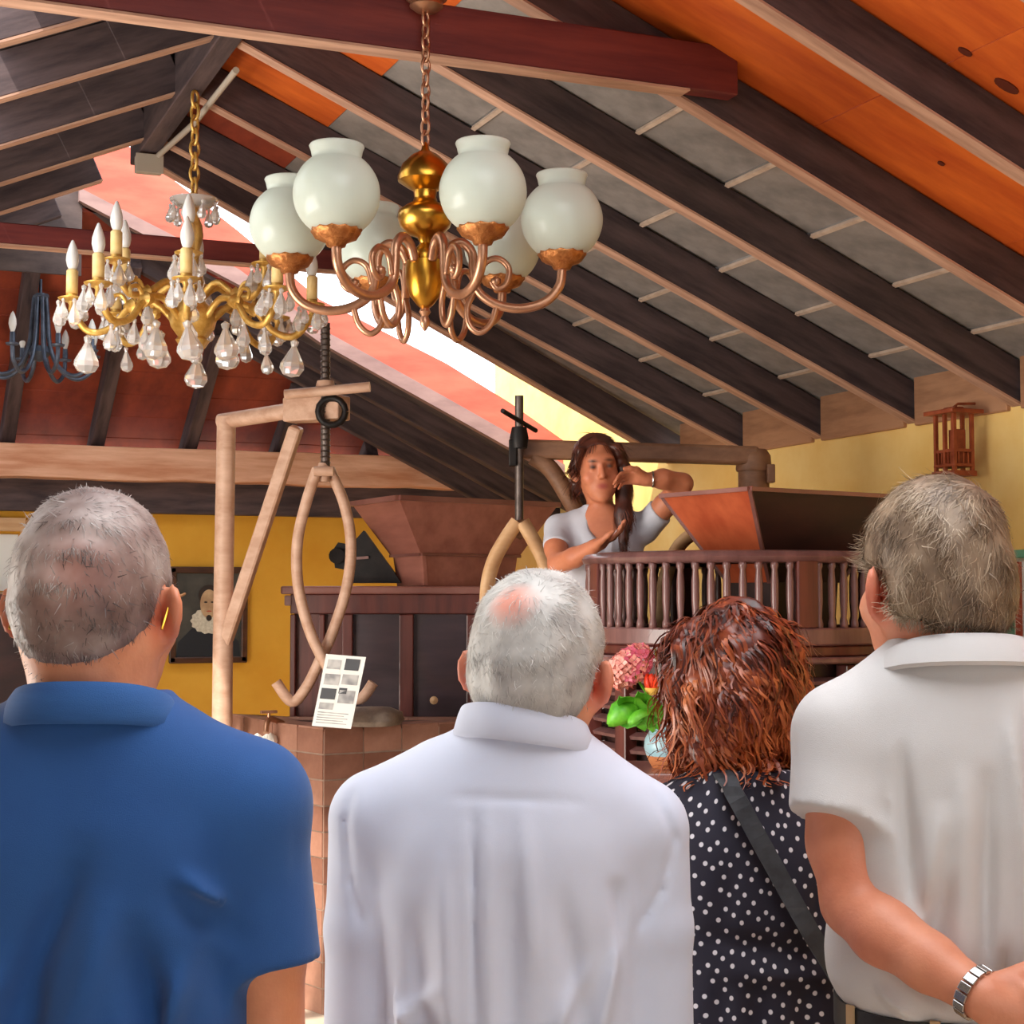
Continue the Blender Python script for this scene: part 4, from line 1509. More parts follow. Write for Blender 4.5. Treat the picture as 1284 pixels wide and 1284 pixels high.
def field_obj(name, field, mat, parent, smooth=2, paint=None, base=None, extra=None):
    V, Fq = field.nets(smooth)
    me = np_mesh(name, V, Fq)
    if paint is not None:
        colr = np.tile(np.array([*lin(base), 1.0]), (len(V), 1))
        for (c, r, cc, st) in paint:
            q = (V - np.array(c)) / np.array(r if hasattr(r, '__len__') else (r, r, r))
            w = np.clip(1.35 - np.sqrt((q ** 2).sum(1)), 0, 1)[:, None] * st
            colr[:, :3] = colr[:, :3] * (1 - w) + np.array(lin(cc)) * w
        at_ = me.attributes.new('tint', 'FLOAT_COLOR', 'POINT')
        at_.data.foreach_set('color', colr.astype(np.float32).ravel())
    if extra is not None:
        at_ = me.attributes.new('cloth_uv', 'FLOAT_VECTOR', 'POINT')
        at_.data.foreach_set('vector', extra(V).astype(np.float32).ravel())
    return obj(name, me, mat, parent, world=False), V, Fq


def skin_mat():
    m, nt, b = new_mat('skin')
    a = nt.nodes.new('ShaderNodeAttribute')
    a.attribute_name = 'tint'
    tc = nt.nodes.new('ShaderNodeTexCoord')
    no = nt.nodes.new('ShaderNodeTexNoise')
    no.inputs['Scale'].default_value = 22
    no.inputs['Detail'].default_value = 5
    mx = nt.nodes.new('ShaderNodeMix')
    mx.data_type = 'RGBA'
    mx.blend_type = 'MULTIPLY'
    mx.inputs['Factor'].default_value = 0.35
    rp = nt.nodes.new('ShaderNodeValToRGB')
    rp.color_ramp.elements[0].color = (.72, .55, .5, 1)
    rp.color_ramp.elements[1].color = (1, 1, 1, 1)
    rp.color_ramp.elements[0].position = .35
    rp.color_ramp.elements[1].position = .6
    nt.links.new(tc.outputs['Object'], no.inputs['Vector'])
    nt.links.new(no.outputs['Fac'], rp.inputs['Fac'])
    nt.links.new(a.outputs['Color'], mx.inputs['A'])
    nt.links.new(rp.outputs['Color'], mx.inputs['B'])
    nt.links.new(mx.outputs['Result'], b.inputs['Base Color'])
    b.inputs['Roughness'].default_value = .5
    b.inputs['Subsurface Weight'].default_value = .12
    b.inputs['Subsurface Radius'].default_value = (.012, .005, .003)
    bp = nt.nodes.new('ShaderNodeBump')
    n2 = nt.nodes.new('ShaderNodeTexNoise')
    n2.inputs['Scale'].default_value = 160
    nt.links.new(tc.outputs['Object'], n2.inputs['Vector'])
    bp.inputs['Strength'].default_value = .12
    bp.inputs['Distance'].default_value = .004
    nt.links.new(n2.outputs['Fac'], bp.inputs['Height'])
    nt.links.new(bp.outputs['Normal'], b.inputs['Normal'])
    return m


def hair_mat(name, cols, rough=.5):
    """strand colours picked by the per-strand value, mottled by a broad noise"""
    m, nt, b = new_mat(name)
    a = nt.nodes.new('ShaderNodeAttribute')
    a.attribute_name = 'strand'
    tc = nt.nodes.new('ShaderNodeTexCoord')
    no = nt.nodes.new('ShaderNodeTexNoise')
    no.inputs['Scale'].default_value = 26
    no.inputs['Detail'].default_value = 3
    ad = nt.nodes.new('ShaderNodeMath')
    ad.operation = 'MULTIPLY_ADD'
    ad.inputs[1].default_value = 1.1
    nt.links.new(no.outputs['Fac'], ad.inputs[0])
    sb = nt.nodes.new('ShaderNodeMath')
    sb.operation = 'SUBTRACT'
    sb.inputs[1].default_value = .55
    nt.links.new(tc.outputs['Object'], no.inputs['Vector'])
    nt.links.new(a.outputs['Fac'], ad.inputs[2])
    nt.links.new(ad.outputs[0], sb.inputs[0])
    rp = nt.nodes.new('ShaderNodeValToRGB')
    el = rp.color_ramp.elements
    for i, c in enumerate(cols):
        pos = i / (len(cols) - 1)
        e = el[i] if i < 2 and len(cols) == 2 else (el[0] if i == 0 else el.new(pos) if i < len(cols) - 1 else el[len(el) - 1])
        e.position = pos
        e.color = (*lin(c), 1)
    nt.links.new(sb.outputs[0], rp.inputs['Fac'])
    sa = nt.nodes.new('ShaderNodeAttribute')
    sa.attribute_name = 'scalp'
    mx = nt.nodes.new('ShaderNodeMix')
    mx.data_type = 'RGBA'
    mx.inputs['B'].default_value = (*lin((222, 150, 132)), 1)
    nt.links.new(sa.outputs['Fac'], mx.inputs['Factor'])
    nt.links.new(rp.outputs['Color'], mx.inputs['A'])
    nt.links.new(mx.outputs['Result'], b.inputs['Base Color'])
    b.inputs['Roughness'].default_value = rough
    return m


def cloth_mat(name, c1, c2, scale=(60, 60, 60), weave=900, rough=.85, bump=.15):
    return noise_mat(name, c1, c2, scale, rough, bump=bump, bscale=weave, sheen=.15, spec=.2)


M['skin'] = skin_mat()
M['bluepolo'] = cloth_mat('blue_pique', (40, 80, 140), (47, 91, 155), (4, 4, 4))
M['bluecollar'] = cloth_mat('blue_rib', (46, 88, 148), (54, 100, 164), (4, 4, 40))
M['whiteshirt'] = cloth_mat('white_poplin', (206, 212, 230), (216, 222, 240), (3, 3, 3), bump=.06)
M['greypolo'] = cloth_mat('pale_grey_pique', (206, 204, 204), (216, 214, 214), (3, 3, 3), bump=.12)
M['greytee'] = cloth_mat('light_grey_jersey', (190, 190, 200), (206, 206, 214), (4, 4, 4))
M['khaki'] = cloth_mat('khaki_twill', (186, 152, 112), (204, 170, 128), (6, 6, 6))
M['navytrouser'] = cloth_mat('navy_trouser', (34, 38, 52), (44, 48, 64), (6, 6, 6))
M['greytrouser'] = cloth_mat('grey_trouser', (86, 84, 84), (104, 102, 100), (6, 6, 6))
M['blacktrouser'] = cloth_mat('black_trouser', (28, 24, 26), (40, 34, 36), (6, 6, 6))
M['shoe'] = noise_mat('brown_shoe_leather', (54, 36, 26), (74, 50, 38), (12, 12, 12), .45)


def dots_mat():
    m, nt, b = new_mat('navy_polka_dot')
    a = nt.nodes.new('ShaderNodeAttribute')
    a.attribute_name = 'cloth_uv'
    vo = nt.nodes.new('ShaderNodeTexVoronoi')
    vo.voronoi_dimensions = '2D'
    vo.inputs['Scale'].default_value = 50
    vo.inputs['Randomness'].default_value = .45
    mt = nt.nodes.new('ShaderNodeMapping')
    mt.inputs['Rotation'].default_value = (0, 0, .55)
    nt.links.new(a.outputs['Vector'], mt.inputs['Vector'])
    nt.links.new(mt.outputs['Vector'], vo.inputs['Vector'])
    rp = nt.nodes.new('ShaderNodeValToRGB')
    rp.color_ramp.elements[0].position = .15
    rp.color_ramp.elements[1].position = .20
    rp.color_ramp.elements[0].color = (*lin((226, 224, 232)), 1)
    rp.color_ramp.elements[1].color = (*lin((34, 32, 50)), 1)
    nt.links.new(vo.outputs['Distance'], rp.inputs['Fac'])
    nt.links.new(rp.outputs['Color'], b.inputs['Base Color'])
    b.inputs['Roughness'].default_value = .8
    return m


M['dots'] = dots_mat()
M['hair_buzz'] = hair_mat('greying_cropped_hair', [(72, 60, 60), (126, 110, 106), (168, 158, 154), (204, 198, 196)])
M['hair_grey'] = hair_mat('silver_grey_hair', [(98, 94, 92), (150, 146, 144), (186, 184, 180), (214, 212, 208)])
M['hair_sand'] = hair_mat('sandy_grey_hair', [(74, 58, 44), (122, 100, 80), (160, 138, 114), (196, 176, 152)])
M['hair_red'] = hair_mat('auburn_curls', [(54, 22, 18), (112, 46, 28), (160, 76, 40), (198, 112, 64)], .4)
M['hair_dark'] = hair_mat('dark_brown_hair', [(44, 20, 15), (88, 42, 28), (130, 68, 44)], .4)


def head_prims(f, T, female=False, neck_to=None, neck_r=(.056, .062)):
    """head in its own frame: +Y is the face, origin between the ears"""
    E = lambda c, r, k=.02, **kw: f.ell(c, r, k, T=T, **kw)
    P = lambda q: tuple((T @ Vector(q)))
    E((0, -.014, .032), (.077, .098, .094))
    E((0, -.05, .0), (.068, .062, .075), .03)
    E((0, .032, -.03), (.063, .064, .085), .03)
    E((0, .045, -.075), (.046, .045, .042), .025)
    E((0, .074, -.106), (.02, .016, .016), .02)
    E((0, .08, .035), (.05, .02, .022), .02)
    f.cap(P((0, .098, .012)), P((0, .113, -.026)), .008, .011, .012)
    E((.011, .102, -.03), (.008, .009, .007), .008)
    E((-.011, .102, -.03), (.008, .009, .007), .008)
    E((0, .089, -.058), (.020, .006, .005), .005)
    E((0, .086, -.068), (.017, .007, .006), .006)
    for s in (-1, 1):
        E((s * .031, .105, .008), (.016, .014, .011), .012, mode='sub')
        E((s * .031, .083, .007), (.0135, .0135, .0125), .004)
        E((s * .048, .062, -.03), (.018, .024, .02), .02)
        # ear: dish with rim and lobe
        R = T @ Matrix.Translation((s * .082, -.010, -.008)) @ Matrix.Rotation(s * math.radians(38), 4, 'Z') @ Matrix.Rotation(math.radians(10), 4, 'X')
        f.ell((s * .006, -.006, .004), (.0085, .022, .034), .008, T=R)
        f.ell((s * .013, .002, .006), (.006, .010, .018), .004, T=R, mode='sub')
        f.ell((s * .003, .002, -.026), (.006, .009, .011), .008, T=R)
    if neck_to is not None:
        f.cap(P((0, -.028, -.055)), neck_to, neck_r[0], neck_r[1], .03)
        for s in (-1, 1):
            f.cap(P((s * .05, -.02, -.05)), (neck_to[0] + s * .02, neck_to[1] + .05, neck_to[2] - .01), .018, .018, .03)


def hair_shell(f, T, grow, zb=-.066, slope=.62, k=.012, crown=0.0):
    clip = [((0, -.10, zb), (0, slope, -1.0)), ((0, .072, .06), (0, 1, -.55))]
    f.ell((0, -.016, .034), (.077 + grow, .099 + grow, .094 + grow + crown), k, T=T, clip=clip)
    f.ell((0, -.052, .0), (.067 + grow, .062 + grow, .075 + grow), k + .008, T=T, clip=clip)


def carve_ears(f, T):
    for s in (-1, 1):
        f.ell((s * .090, .0, -.012), (.026, .034, .040), .004, T=T, mode='sub')


def normals_of(V, Fq):
    n = np.cross(V[Fq[:, 2]] - V[Fq[:, 0]], V[Fq[:, 3]] - V[Fq[:, 1]])
    return n / (np.linalg.norm(n, axis=1)[:, None] + 1e-12)


def strands(name, V, Fq, parent, mat, n, length, flow, width, seg=3, lift=.35, curl=0.0, cfreq=1.0, mask=None, seed=1, cval=None, jit=.35, coherent=False, bend=.8, sag=0.0):
    """thin tapering ribbons rooted on a hair shell; one mesh"""
    rg = np.random.default_rng(seed)
    N = normals_of(V, Fq)
    C = V[Fq].mean(1)
    ok = np.arange(len(C)) if mask is None else np.nonzero(mask(C, N))[0]
    pick = rg.choice(ok, n)
    root = C[pick] + (V[Fq[pick, 0]] - C[pick]) * rg.uniform(-.9, .9, (n, 1)) - N[pick] * .0015
    nn = N[pick]
    fl = flow(root)
    fl = fl - nn * (fl * nn).sum(1)[:, None]
    fl = fl / (np.linalg.norm(fl, axis=1)[:, None] + 1e-9)
    jt = rg.normal(0, jit, (n, 3))
    fl = fl + jt - nn * (jt * nn).sum(1)[:, None]
    dirv = fl * (1 - lift) + nn * lift
    dirv /= np.linalg.norm(dirv, axis=1)[:, None]
    L = length * rg.uniform(.6, 1.25, n)
    side = np.cross(dirv, nn)
    side /= np.linalg.norm(side, axis=1)[:, None] + 1e-9
    ph = rg.uniform(0, 6.28, n) if not coherent else 2.6 * np.sin(48 * root[:, 0] + 1) + 2.6 * np.sin(40 * root[:, 2] + 30 * root[:, 1]) + rg.normal(0, .35, n)
    rows = []
    for i in range(seg + 1):
        t = i / seg
        # strands bend with the curve of the head and sag a little
        p = root + dirv * (L * t)[:, None] - nn * (L * lift * .55 * t * t + bend * L * L / .2 * t * t)[:, None]
        p[:, 2] -= sag * L * t * t
        if curl:
            a = ph + cfreq * 6.28 * t
            p = p + side * (curl * t ** .5 * np.cos(a))[:, None] + nn * (curl * t ** .5 * np.sin(a) * .8)[:, None]
        w = width * (1 - .75 * t)
        rows.append(p - side * w / 2)
        rows.append(p + side * w / 2)
    VV = np.stack(rows, 1).reshape(-1, 3)
    m = 2 * (seg + 1)
    b = np.arange(n)[:, None] * m
    Q = np.concatenate([np.concatenate([b + 2 * i, b + 2 * i + 1, b + 2 * i + 3, b + 2 * i + 2], 1) for i in range(seg)])
    me = np_mesh(name, VV, Q)
    sv = rg.uniform(0, 1, n) if cval is None else np.clip(cval(root) + rg.normal(0, .18, n), 0, 1)
    me_sv = np.repeat(sv, m)
    a = me.attributes.new('strand', 'FLOAT', 'POINT')
    if len(me.vertices) == len(me_sv):
        a.data.foreach_set('value', me_sv.astype(np.float32))
    o = obj(name, me, mat, parent, world=False)
    o['kind'] = 'stuff'
    return o


def set_scalp(o, fn):
    me = o.data
    V = np.zeros(len(me.vertices) * 3, np.float32)
    me.vertices.foreach_get('co', V)
    a = me.attributes.new('scalp', 'FLOAT', 'POINT')
    a.data.foreach_set('value', np.clip(fn(V.reshape(-1, 3)), 0, 1).astype(np.float32))


def set_strand(o, fn):
    me = o.data
    V = np.zeros(len(me.vertices) * 3, np.float32)
    me.vertices.foreach_get('co', V)
    a = me.attributes.new('strand', 'FLOAT', 'POINT')
    a.data.foreach_set('value', fn(V.reshape(-1, 3)).astype(np.float32))


def hand(f, wrist, fdir, pnorm, thumb, size=1.0, curl=(.35, .4, .45, .5), k=.006, thumb_curl=.5):
    """palm, four jointed fingers and a thumb leaving the side of the palm"""
    wv = Vector(wrist)
    x = Vector(fdir).normalized()
    n = Vector(pnorm)
    n = (n - x * n.dot(x)).normalized()           # the way the fingers bend
    s = Vector(thumb)
    s = (s - x * s.dot(x) - n * s.dot(n)).normalized()
    Lp = .088 * size
    f.cap(tuple(wv), tuple(wv + x * .03 * size), .025 * size, .026 * size, .01)
    lens = (.070, .080, .074, .058)
    for i in range(4):
        off = s * (.030 - .020 * i) * size
        kn = wv + x * (Lp - (.004, 0, .004, .012)[i] * size) + off
        f.cap(tuple(wv + off * .6 + x * .01), tuple(kn), .0125 * size, .0105 * size, .01)
        d = x
        p = kn
        r = (.0095, .0098, .0093, .0082)[i] * size
        for j, fr in enumerate((.45, .32, .23)):
            ang = curl[i] * (1.0, 1.25, .8)[j]
            d = (d * math.cos(ang) + n * math.sin(ang)).normalized() if True else d
            n2 = (n * math.cos(ang) - x * math.sin(ang))
            q = p + d * lens[i] * fr * size
            f.cap(tuple(p), tuple(q), r, r * .9, .004)
            p, r = q, r * .92
            # turn the bending axis with the finger
            nx = d
            n_ = (n - nx * n.dot(nx))
            if n_.length > 1e-4:
                n_l = n_.normalized()
            d = nx
        # nothing further
    b = wv + x * .022 * size + s * .026 * size
    t1 = b + (s * .62 + x * .68 + n * .25 * thumb_curl).normalized() * .042 * size
    t2 = t1 + (x * .9 + s * .28 + n * .5 * thumb_curl).normalized() * .032 * size
    t3 = t2 + (x * .95 + n * .6 * thumb_curl).normalized() * .024 * size
    f.chain([tuple(b), tuple(t1), tuple(t2), tuple(t3)], [.016 * size, .0125 * size, .011 * size, .009 * size], .008)


def legs(f, hip, ank, foot_dir, r=(.085, .062, .045), knee_fwd=.02):
    for s in (-1, 1):
        h = (hip[0] + s * .085, hip[1], hip[2])
        a = (ank[0] + s * .10, ank[1], ank[2])
        kn = ((h[0] + a[0]) / 2, (h[1] + a[1]) / 2 + knee_fwd, (h[2] + a[2]) / 2)
        f.chain([h, kn, a], r, .03)


def shoes(t, y, z, mat='shoe', fy=1.0):
    for s in (-1, 1):
        f = Field((s * .11 - .08, y - .22, z - .01), (s * .11 + .08, y + .26, z + .16), .008)
        f.cap((s * .105, y - .05 * fy, z + .045), (s * .115, y + .13 * fy, z + .035), .045, .04, .02)
        f.cap((s * .105, y - .05 * fy, z + .05), (s * .103, y - .03 * fy, z + .11), .043, .042, .02)
        f.clipz(lo=z + .003)
        field_obj('shoe', f, mat, t)


def collar(name, mat, parent, c, rx, ry, h, drop=.035, flare=.016, gap=.32, tilt=(0, 0), rise=.0, n=44, th=.004):
    """fold-over collar open at the front (+Y); c is the back-centre height of its lower edge"""
    mb = MB()
    prof = [(0, 0), (-.002, .55), (.001, .98), (.006, 1.03), (flare * .7, .8), (flare + .004, .05), (flare + .001, -.1), (flare - .004, .0), (.004, .82)]
    vs, fs = [], []
    m = len(prof)
    for i in range(n + 1):
        a = math.pi / 2 + gap + (2 * math.pi - 2 * gap) * i / n      # from front-left round the back to front-right
        ca, sa = math.cos(a), math.sin(a)
        fr = (sa + 1) / 2                                            # 0 at the back, 1 in front
        zz = c[2] - drop * fr ** 1.3 + tilt[0] * ca + tilt[1] * sa
        hh = h * (1 - .15 * fr)
        for (dr, t) in prof:
            vs.append((c[0] + (rx + dr) * ca, c[1] + (ry + dr) * sa, zz + hh * t))
    for i in range(n):
        for k in range(m):
            fs.append((i * m + k, i * m + (k + 1) % m, (i + 1) * m + (k + 1) % m, (i + 1) * m + k))
    fs.append(tuple(range(m)))
    fs.append(tuple(n * m + k for k in range(m)))
    mb.add(vs, fs)
    return mb.build(name, mat, parent, True, world=False)


def root_for(px, d, label, name='person', rot=0.0):
    o = at(px, 753, d=d)
    return thing(name, label, 'person', (o.x, o.y, 0), -YAW + rot)


def head_T(x, y, z, yaw=0, pitch=0, roll=0, sc=1.0):
    return Matrix.Translation((x, y, z)) @ Matrix.Rotation(math.radians(yaw), 4, 'Z') @ Matrix.Rotation(math.radians(roll), 4, 'Y') @ Matrix.Rotation(math.radians(pitch), 4, 'X')


def crown_flow(T, whorl=(0.01, -.075, .105), sweep=(0, 0, 0)):
    c = np.array(T @ Vector(whorl))
    dn = np.array([0, 0, -1.0])
    sw = np.array(sweep)

    def fn(p):
        v = p - c
        v = v / (np.linalg.norm(v, axis=1)[:, None] + 1e-6)
        tang = np.stack([-v[:, 1], v[:, 0], 0 * v[:, 2]], 1)
        return v + .35 * tang + dn * .5 + sw
    return fn


# ------------------------------------------------------------------ man in the blue polo shirt
def man_blue():
    d, px0 = 1.8, 118
    t = root_for(px0, d, 'person in a blue polo shirt standing with the back turned')
    T = head_T(.002, .01, 1.592, yaw=-9, pitch=2)
    SK = (222, 150, 112)
    f = Field((-.34, -.22, .0), (.34, .34, 1.78), .0065)
    nb_ = (.008, -.03, 1.44)
    head_prims(f, T, neck_to=nb_, neck_r=(.062, .068))
    f.chain([(-.15, -.02, 1.39), (.15, -.02, 1.39)], [.055, .055], .03)
    f.loft([(.88, 0, 0, .14, .10), (1.1, 0, 0, .145, .105), (1.38, 0, -.01, .14, .085), (1.45, 0, -.02, .08, .06)], .03)
    for s in (-1, 1):
        f.chain([(s * .172, -.015, 1.375), (s * .19, -.01, 1.23), (s * .195, .0, 1.10), (s * .16, .16, 1.0), (s * .06, .25, .99)], [.046, .045, .040, .034, .026], .02)
        hand(f, (s * .06, .25, .99), (-s * .8, .3, -.1), (0, -.6, -.6), (0, .2, 1), .95)
    legs(f, (0, 0, .86), (0, -.02, .10), 1, (.07, .05, .036))
    paint = [(tuple(T @ Vector((s * .085, -.01, -.01))), .035, (226, 128, 98), .7) for s in (-1, 1)]
    paint += [((.008, -.10, 1.50), (.09, .05, .02), (214, 138, 100), .6)]
    for zz in (1.535, 1.512):
        f.fold((-.05, -.10, zz + .006), (.06, -.10, zz), .005, .003, .4)
    field_obj('body', f, 'skin', t, 2, paint, SK)
    # hair
    h = Field((-.11, -.16, 1.44), (.12, .13, 1.78), .004)
    hair_shell(h, T, .0045, zb=-.078, slope=.66)
    carve_ears(h, T)
    h.ripple(.0012, 90, 3)
    o, V, Q = field_obj('hair', h, 'hair_buzz', t, 1)

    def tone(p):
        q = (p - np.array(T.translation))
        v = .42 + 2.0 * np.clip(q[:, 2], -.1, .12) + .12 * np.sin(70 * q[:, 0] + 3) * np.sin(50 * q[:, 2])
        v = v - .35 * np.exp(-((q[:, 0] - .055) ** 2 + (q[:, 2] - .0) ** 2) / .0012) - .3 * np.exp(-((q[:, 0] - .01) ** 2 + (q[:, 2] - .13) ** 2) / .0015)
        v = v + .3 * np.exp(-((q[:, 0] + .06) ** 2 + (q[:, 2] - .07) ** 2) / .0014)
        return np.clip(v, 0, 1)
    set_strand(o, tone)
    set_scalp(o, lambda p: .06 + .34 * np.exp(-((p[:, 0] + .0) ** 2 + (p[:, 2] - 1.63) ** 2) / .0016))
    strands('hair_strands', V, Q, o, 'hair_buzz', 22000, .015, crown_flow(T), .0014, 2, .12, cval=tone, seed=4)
    # polo shirt
    s_ = Field((-.36, -.24, .82), (.36, .24, 1.54), .0055)
    s_.loft([(.84, 0, 0, .178, .135), (1.0, 0, 0, .178, .135), (1.15, 0, -.004, .182, .135), (1.28, 0, -.012, .188, .13), (1.36, 0, -.018, .178, .118), (1.42, .003, -.022, .145, .098), (1.465, .006, -.026, .098, .082), (1.50, .008, -.028, .074, .074)], .02)
    for sg in (-1, 1):
        s_.chain([(sg * .10, -.022, 1.425), (sg * .172, -.018, 1.385)], [.055, .066], .05)
        a, b = (sg * .168, -.016, 1.372), (sg * .194, -.004, 1.15)
        s_.cap(a, b, .067, .064, .03, clip=[((sg * .2, 0, 1.212), (sg * .05, 0, -1))])
    R = lambda x, y: ((x - px0) * d / F, 0, 1.6 + (753 - y) * d / F)

    def bk(x, y, yy=-.13):
        q = R(x, y)
        return (q[0], yy, q[2])
    for (x0, y0, x1, y1, w, amp) in ((142, 1050, 40, 1300, .020, .016), (180, 1110, 120, 1310, .014, -.010), (60, 1170, 10, 1310, .016, -.010), (255, 1070, 352, 1142, .009, -.008), (250, 1100, 340, 1170, .014, .009), (335, 1075, 368, 1140, .008, .009),
                                     (205, 1140, 240, 1310, .018, .015), (285, 1160, 320, 1250, .014, .014), (-40, 1080, -100, 1200, .012, .012), (262, 1180, 225, 1310, .012, -.010), (326, 1110, 318, 1210, .012, .014), (355, 1090, 388, 1150, .007, .008), (100, 1200, 70, 1310, .014, .012),
                                     (290, 1120, 340, 1190, .007, -.008)):
        s_.fold(bk(x0, y0), bk(x1, y1, -.12), w, amp, .8, 1.9)
    so_, V, Q = field_obj('polo_shirt', s_, 'bluepolo', t, 1)
    collar('collar', 'bluecollar', so_, (.010, -.03, 1.478), .079, .073, .038, drop=.05, flare=.017, gap=.30)
    # glasses temples hooked over the ears
    g = MB()
    for s in (-1, 1):
        g.tube([tuple(T @ Vector(q)) for q in ((s * .060, .108, .012), (s * .083, .03, .012), (s * .090, -.015, .010), (s * .087, -.035, -.022))], .0016, 7)
        ring = [tuple(T @ Vector((s * .030 + .022 * math.cos(a), .112, .004 + .018 * math.sin(a)))) for a in [k * math.pi / 8 for k in range(17)]]
        g.tube(ring, .0016, 6, cap=False)
    g.build('glasses', 'goldwire', t, True, world=False)
    tr = Field((-.25, -.2, .06), (.25, .2, .98), .011)
    tr.loft([(.80, 0, 0, .165, .125), (.95, 0, 0, .165, .125)], .04)
    legs(tr, (0, 0, .84), (0, -.02, .08), 1, (.105, .078, .062))
    field_obj('trousers', tr, 'navytrouser', t)
    shoes(t, -.02, 0)


man_blue()


# ------------------------------------------------------------------ silver haired man in the white shirt
def man_white():
    d, px0 = 2.15, 638
    t = root_for(px0, d, 'person in a white long sleeved shirt standing with the back turned')
    T = head_T(.040, .005, 1.508, yaw=-16, pitch=8, roll=4)
    SK = (218, 150, 118)
    f = Field((-.34, -.24, .0), (.34, .36, 1.70), .0065)
    head_prims(f, T, neck_to=(.022, -.03, 1.37), neck_r=(.06, .064))
    f.chain([(-.15, -.02, 1.33), (.15, -.02, 1.31)], [.05, .05], .03)
    f.loft([(.84, 0, 0, .14, .10), (1.1, 0, 0, .14, .10), (1.30, 0, -.01, .135, .085), (1.38, 0.01, -.02, .08, .06)], .03)
    for s in (-1, 1):
        f.chain([(s * .178, -.015, 1.30), (s * .186, -.02, 1.02), (s * .165, .15, .94), (s * .05, .25, .93)], [.044, .038, .034, .026], .02)
        hand(f, (s * .05, .25, .93), (-s * .9, .25, -.1), (0, -.6, -.5), (0, .2, 1), .95)
    legs(f, (0, 0, .82), (0, -.02, .10), 1, (.07, .05, .036))
    spot = T @ Vector((-.012, -.088, .098))
    paint = [(tuple(spot), .034, (228, 156, 140), .9)] + [(tuple(T @ Vector((s * .085, -.01, -.01))), .035, (226, 116, 92), .8) for s in (-1, 1)]
    field_obj('body', f, 'skin', t, 2, paint, SK)
    h = Field((-.09, -.16, 1.36), (.17, .15, 1.70), .004)
    hair_shell(h, T, .009, zb=-.074, slope=.60)
    carve_ears(h, T)
    h.ripple(.002, 80, 5)
    o, V, Q = field_obj('hair', h, 'hair_grey', t, 1)

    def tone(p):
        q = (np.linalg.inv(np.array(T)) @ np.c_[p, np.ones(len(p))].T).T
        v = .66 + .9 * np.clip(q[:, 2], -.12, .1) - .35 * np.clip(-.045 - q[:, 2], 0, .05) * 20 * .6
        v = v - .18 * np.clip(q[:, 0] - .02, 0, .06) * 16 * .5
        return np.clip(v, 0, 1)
    set_strand(o, tone)
    sp = np.array(spot)
    set_scalp(o, lambda p: np.clip(1.5 - np.linalg.norm(p - sp, axis=1) / .026, 0, .95))
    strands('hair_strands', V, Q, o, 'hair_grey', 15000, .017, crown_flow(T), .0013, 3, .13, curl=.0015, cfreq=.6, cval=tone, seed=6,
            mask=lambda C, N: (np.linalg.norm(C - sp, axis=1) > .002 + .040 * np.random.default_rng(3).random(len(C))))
    # shirt
    s_ = Field((-.34, -.26, .80), (.34, .34, 1.48), .0055)
    s_.loft([(.82, 0, 0, .172, .135), (1.0, 0, 0, .172, .135), (1.12, 0, -.004, .172, .135), (1.22, 0, -.012, .18, .132), (1.30, 0, -.018, .176, .122), (1.36, .006, -.024, .15, .10), (1.40, .012, -.028, .105, .084), (1.44, .018, -.03, .074, .072)], .02)
    for sg in (-1, 1):
        zsh = 1.325 if sg < 0 else 1.312
        s_.chain([(sg * .10 + .006, -.022, 1.37 - (.012 if sg > 0 else 0)), (sg * .168, -.018, zsh)], [.048, .058], .05)
        s_.chain([(sg * .172, -.018, zsh - .01), (sg * .180, -.02, 1.18), (sg * .184, -.02, 1.02), (sg * .165, .13, .935), (sg * .07, .235, .925)], [.06, .055, .053, .05, .042], .014)
    P = lambda x, y, yy=-.13: ((x - px0) * d / F, yy, 1.6 + (753 - y) * d / F)
    folds = [(458, 1085, 472, 1200, .013, .022), (768, 1095, 800, 1210, .013, .022), (470, 1160, 480, 1300, .010, .016), (795, 1170, 808, 1300, .010, .016), (595, 990, 600, 1300, .006, .004), (612, 990, 618, 1300, .006, -.003), (500, 1000, 480, 1120, .010, .005), (655, 995, 668, 1180, .012, -.004), (560, 1060, 570, 1290, .014, -.005),
             (530, 1120, 540, 1300, .016, .006), (700, 1100, 730, 1290, .016, .006), (640, 1080, 640, 1290, .018, .005), (760, 1090, 830, 1150, .009, .006), (430, 1190, 470, 1200, .012, .007), (420, 1230, 470, 1260, .010, -.006), (430, 1060, 445, 1110, .008, .006),
             (800, 1050, 840, 1130, .008, .006), (820, 1200, 860, 1215, .012, .007), (805, 1240, 855, 1262, .010, -.006), (500, 1250, 560, 1200, .012, -.005), (730, 1180, 690, 1260, .012, -.005), (480, 1150, 520, 1290, .012, -.006), (775, 1130, 740, 1290, .012, -.006)]
    for (x0, y0, x1, y1, w, amp) in folds:
        s_.fold(P(x0, y0), P(x1, y1), w * .85, amp, .8, 2.1)
    # yoke seam and armhole seams
    for (x0, y0, x1, y1) in ((462, 978, 600, 984), (600, 984, 740, 990), (740, 990, 815, 1000)):
        s_.fold(P(x0, y0, -.13), P(x1, y1, -.13), .005, .0035, .15)
    for pts in (((452, 960), (441, 1020), (448, 1090), (462, 1140)), ((815, 985), (838, 1040), (822, 1100), (795, 1140))):
        for q0, q1 in zip(pts[:-1], pts[1:]):
            s_.fold(P(*q0, -.07), P(*q1, -.07), .0055, .0035, .15)
    so_, V, Q = field_obj('dress_shirt', s_, 'whiteshirt', t, 1)
    collar('collar', 'whiteshirt', so_, (.020, -.03, 1.428), .076, .070, .040, drop=.045, flare=.014, gap=.25, tilt=(-.012, 0))
    tr = Field((-.25, -.2, .06), (.25, .2, .95), .011)
    tr.loft([(.76, 0, 0, .162, .125), (.92, 0, 0, .16, .122)], .04)
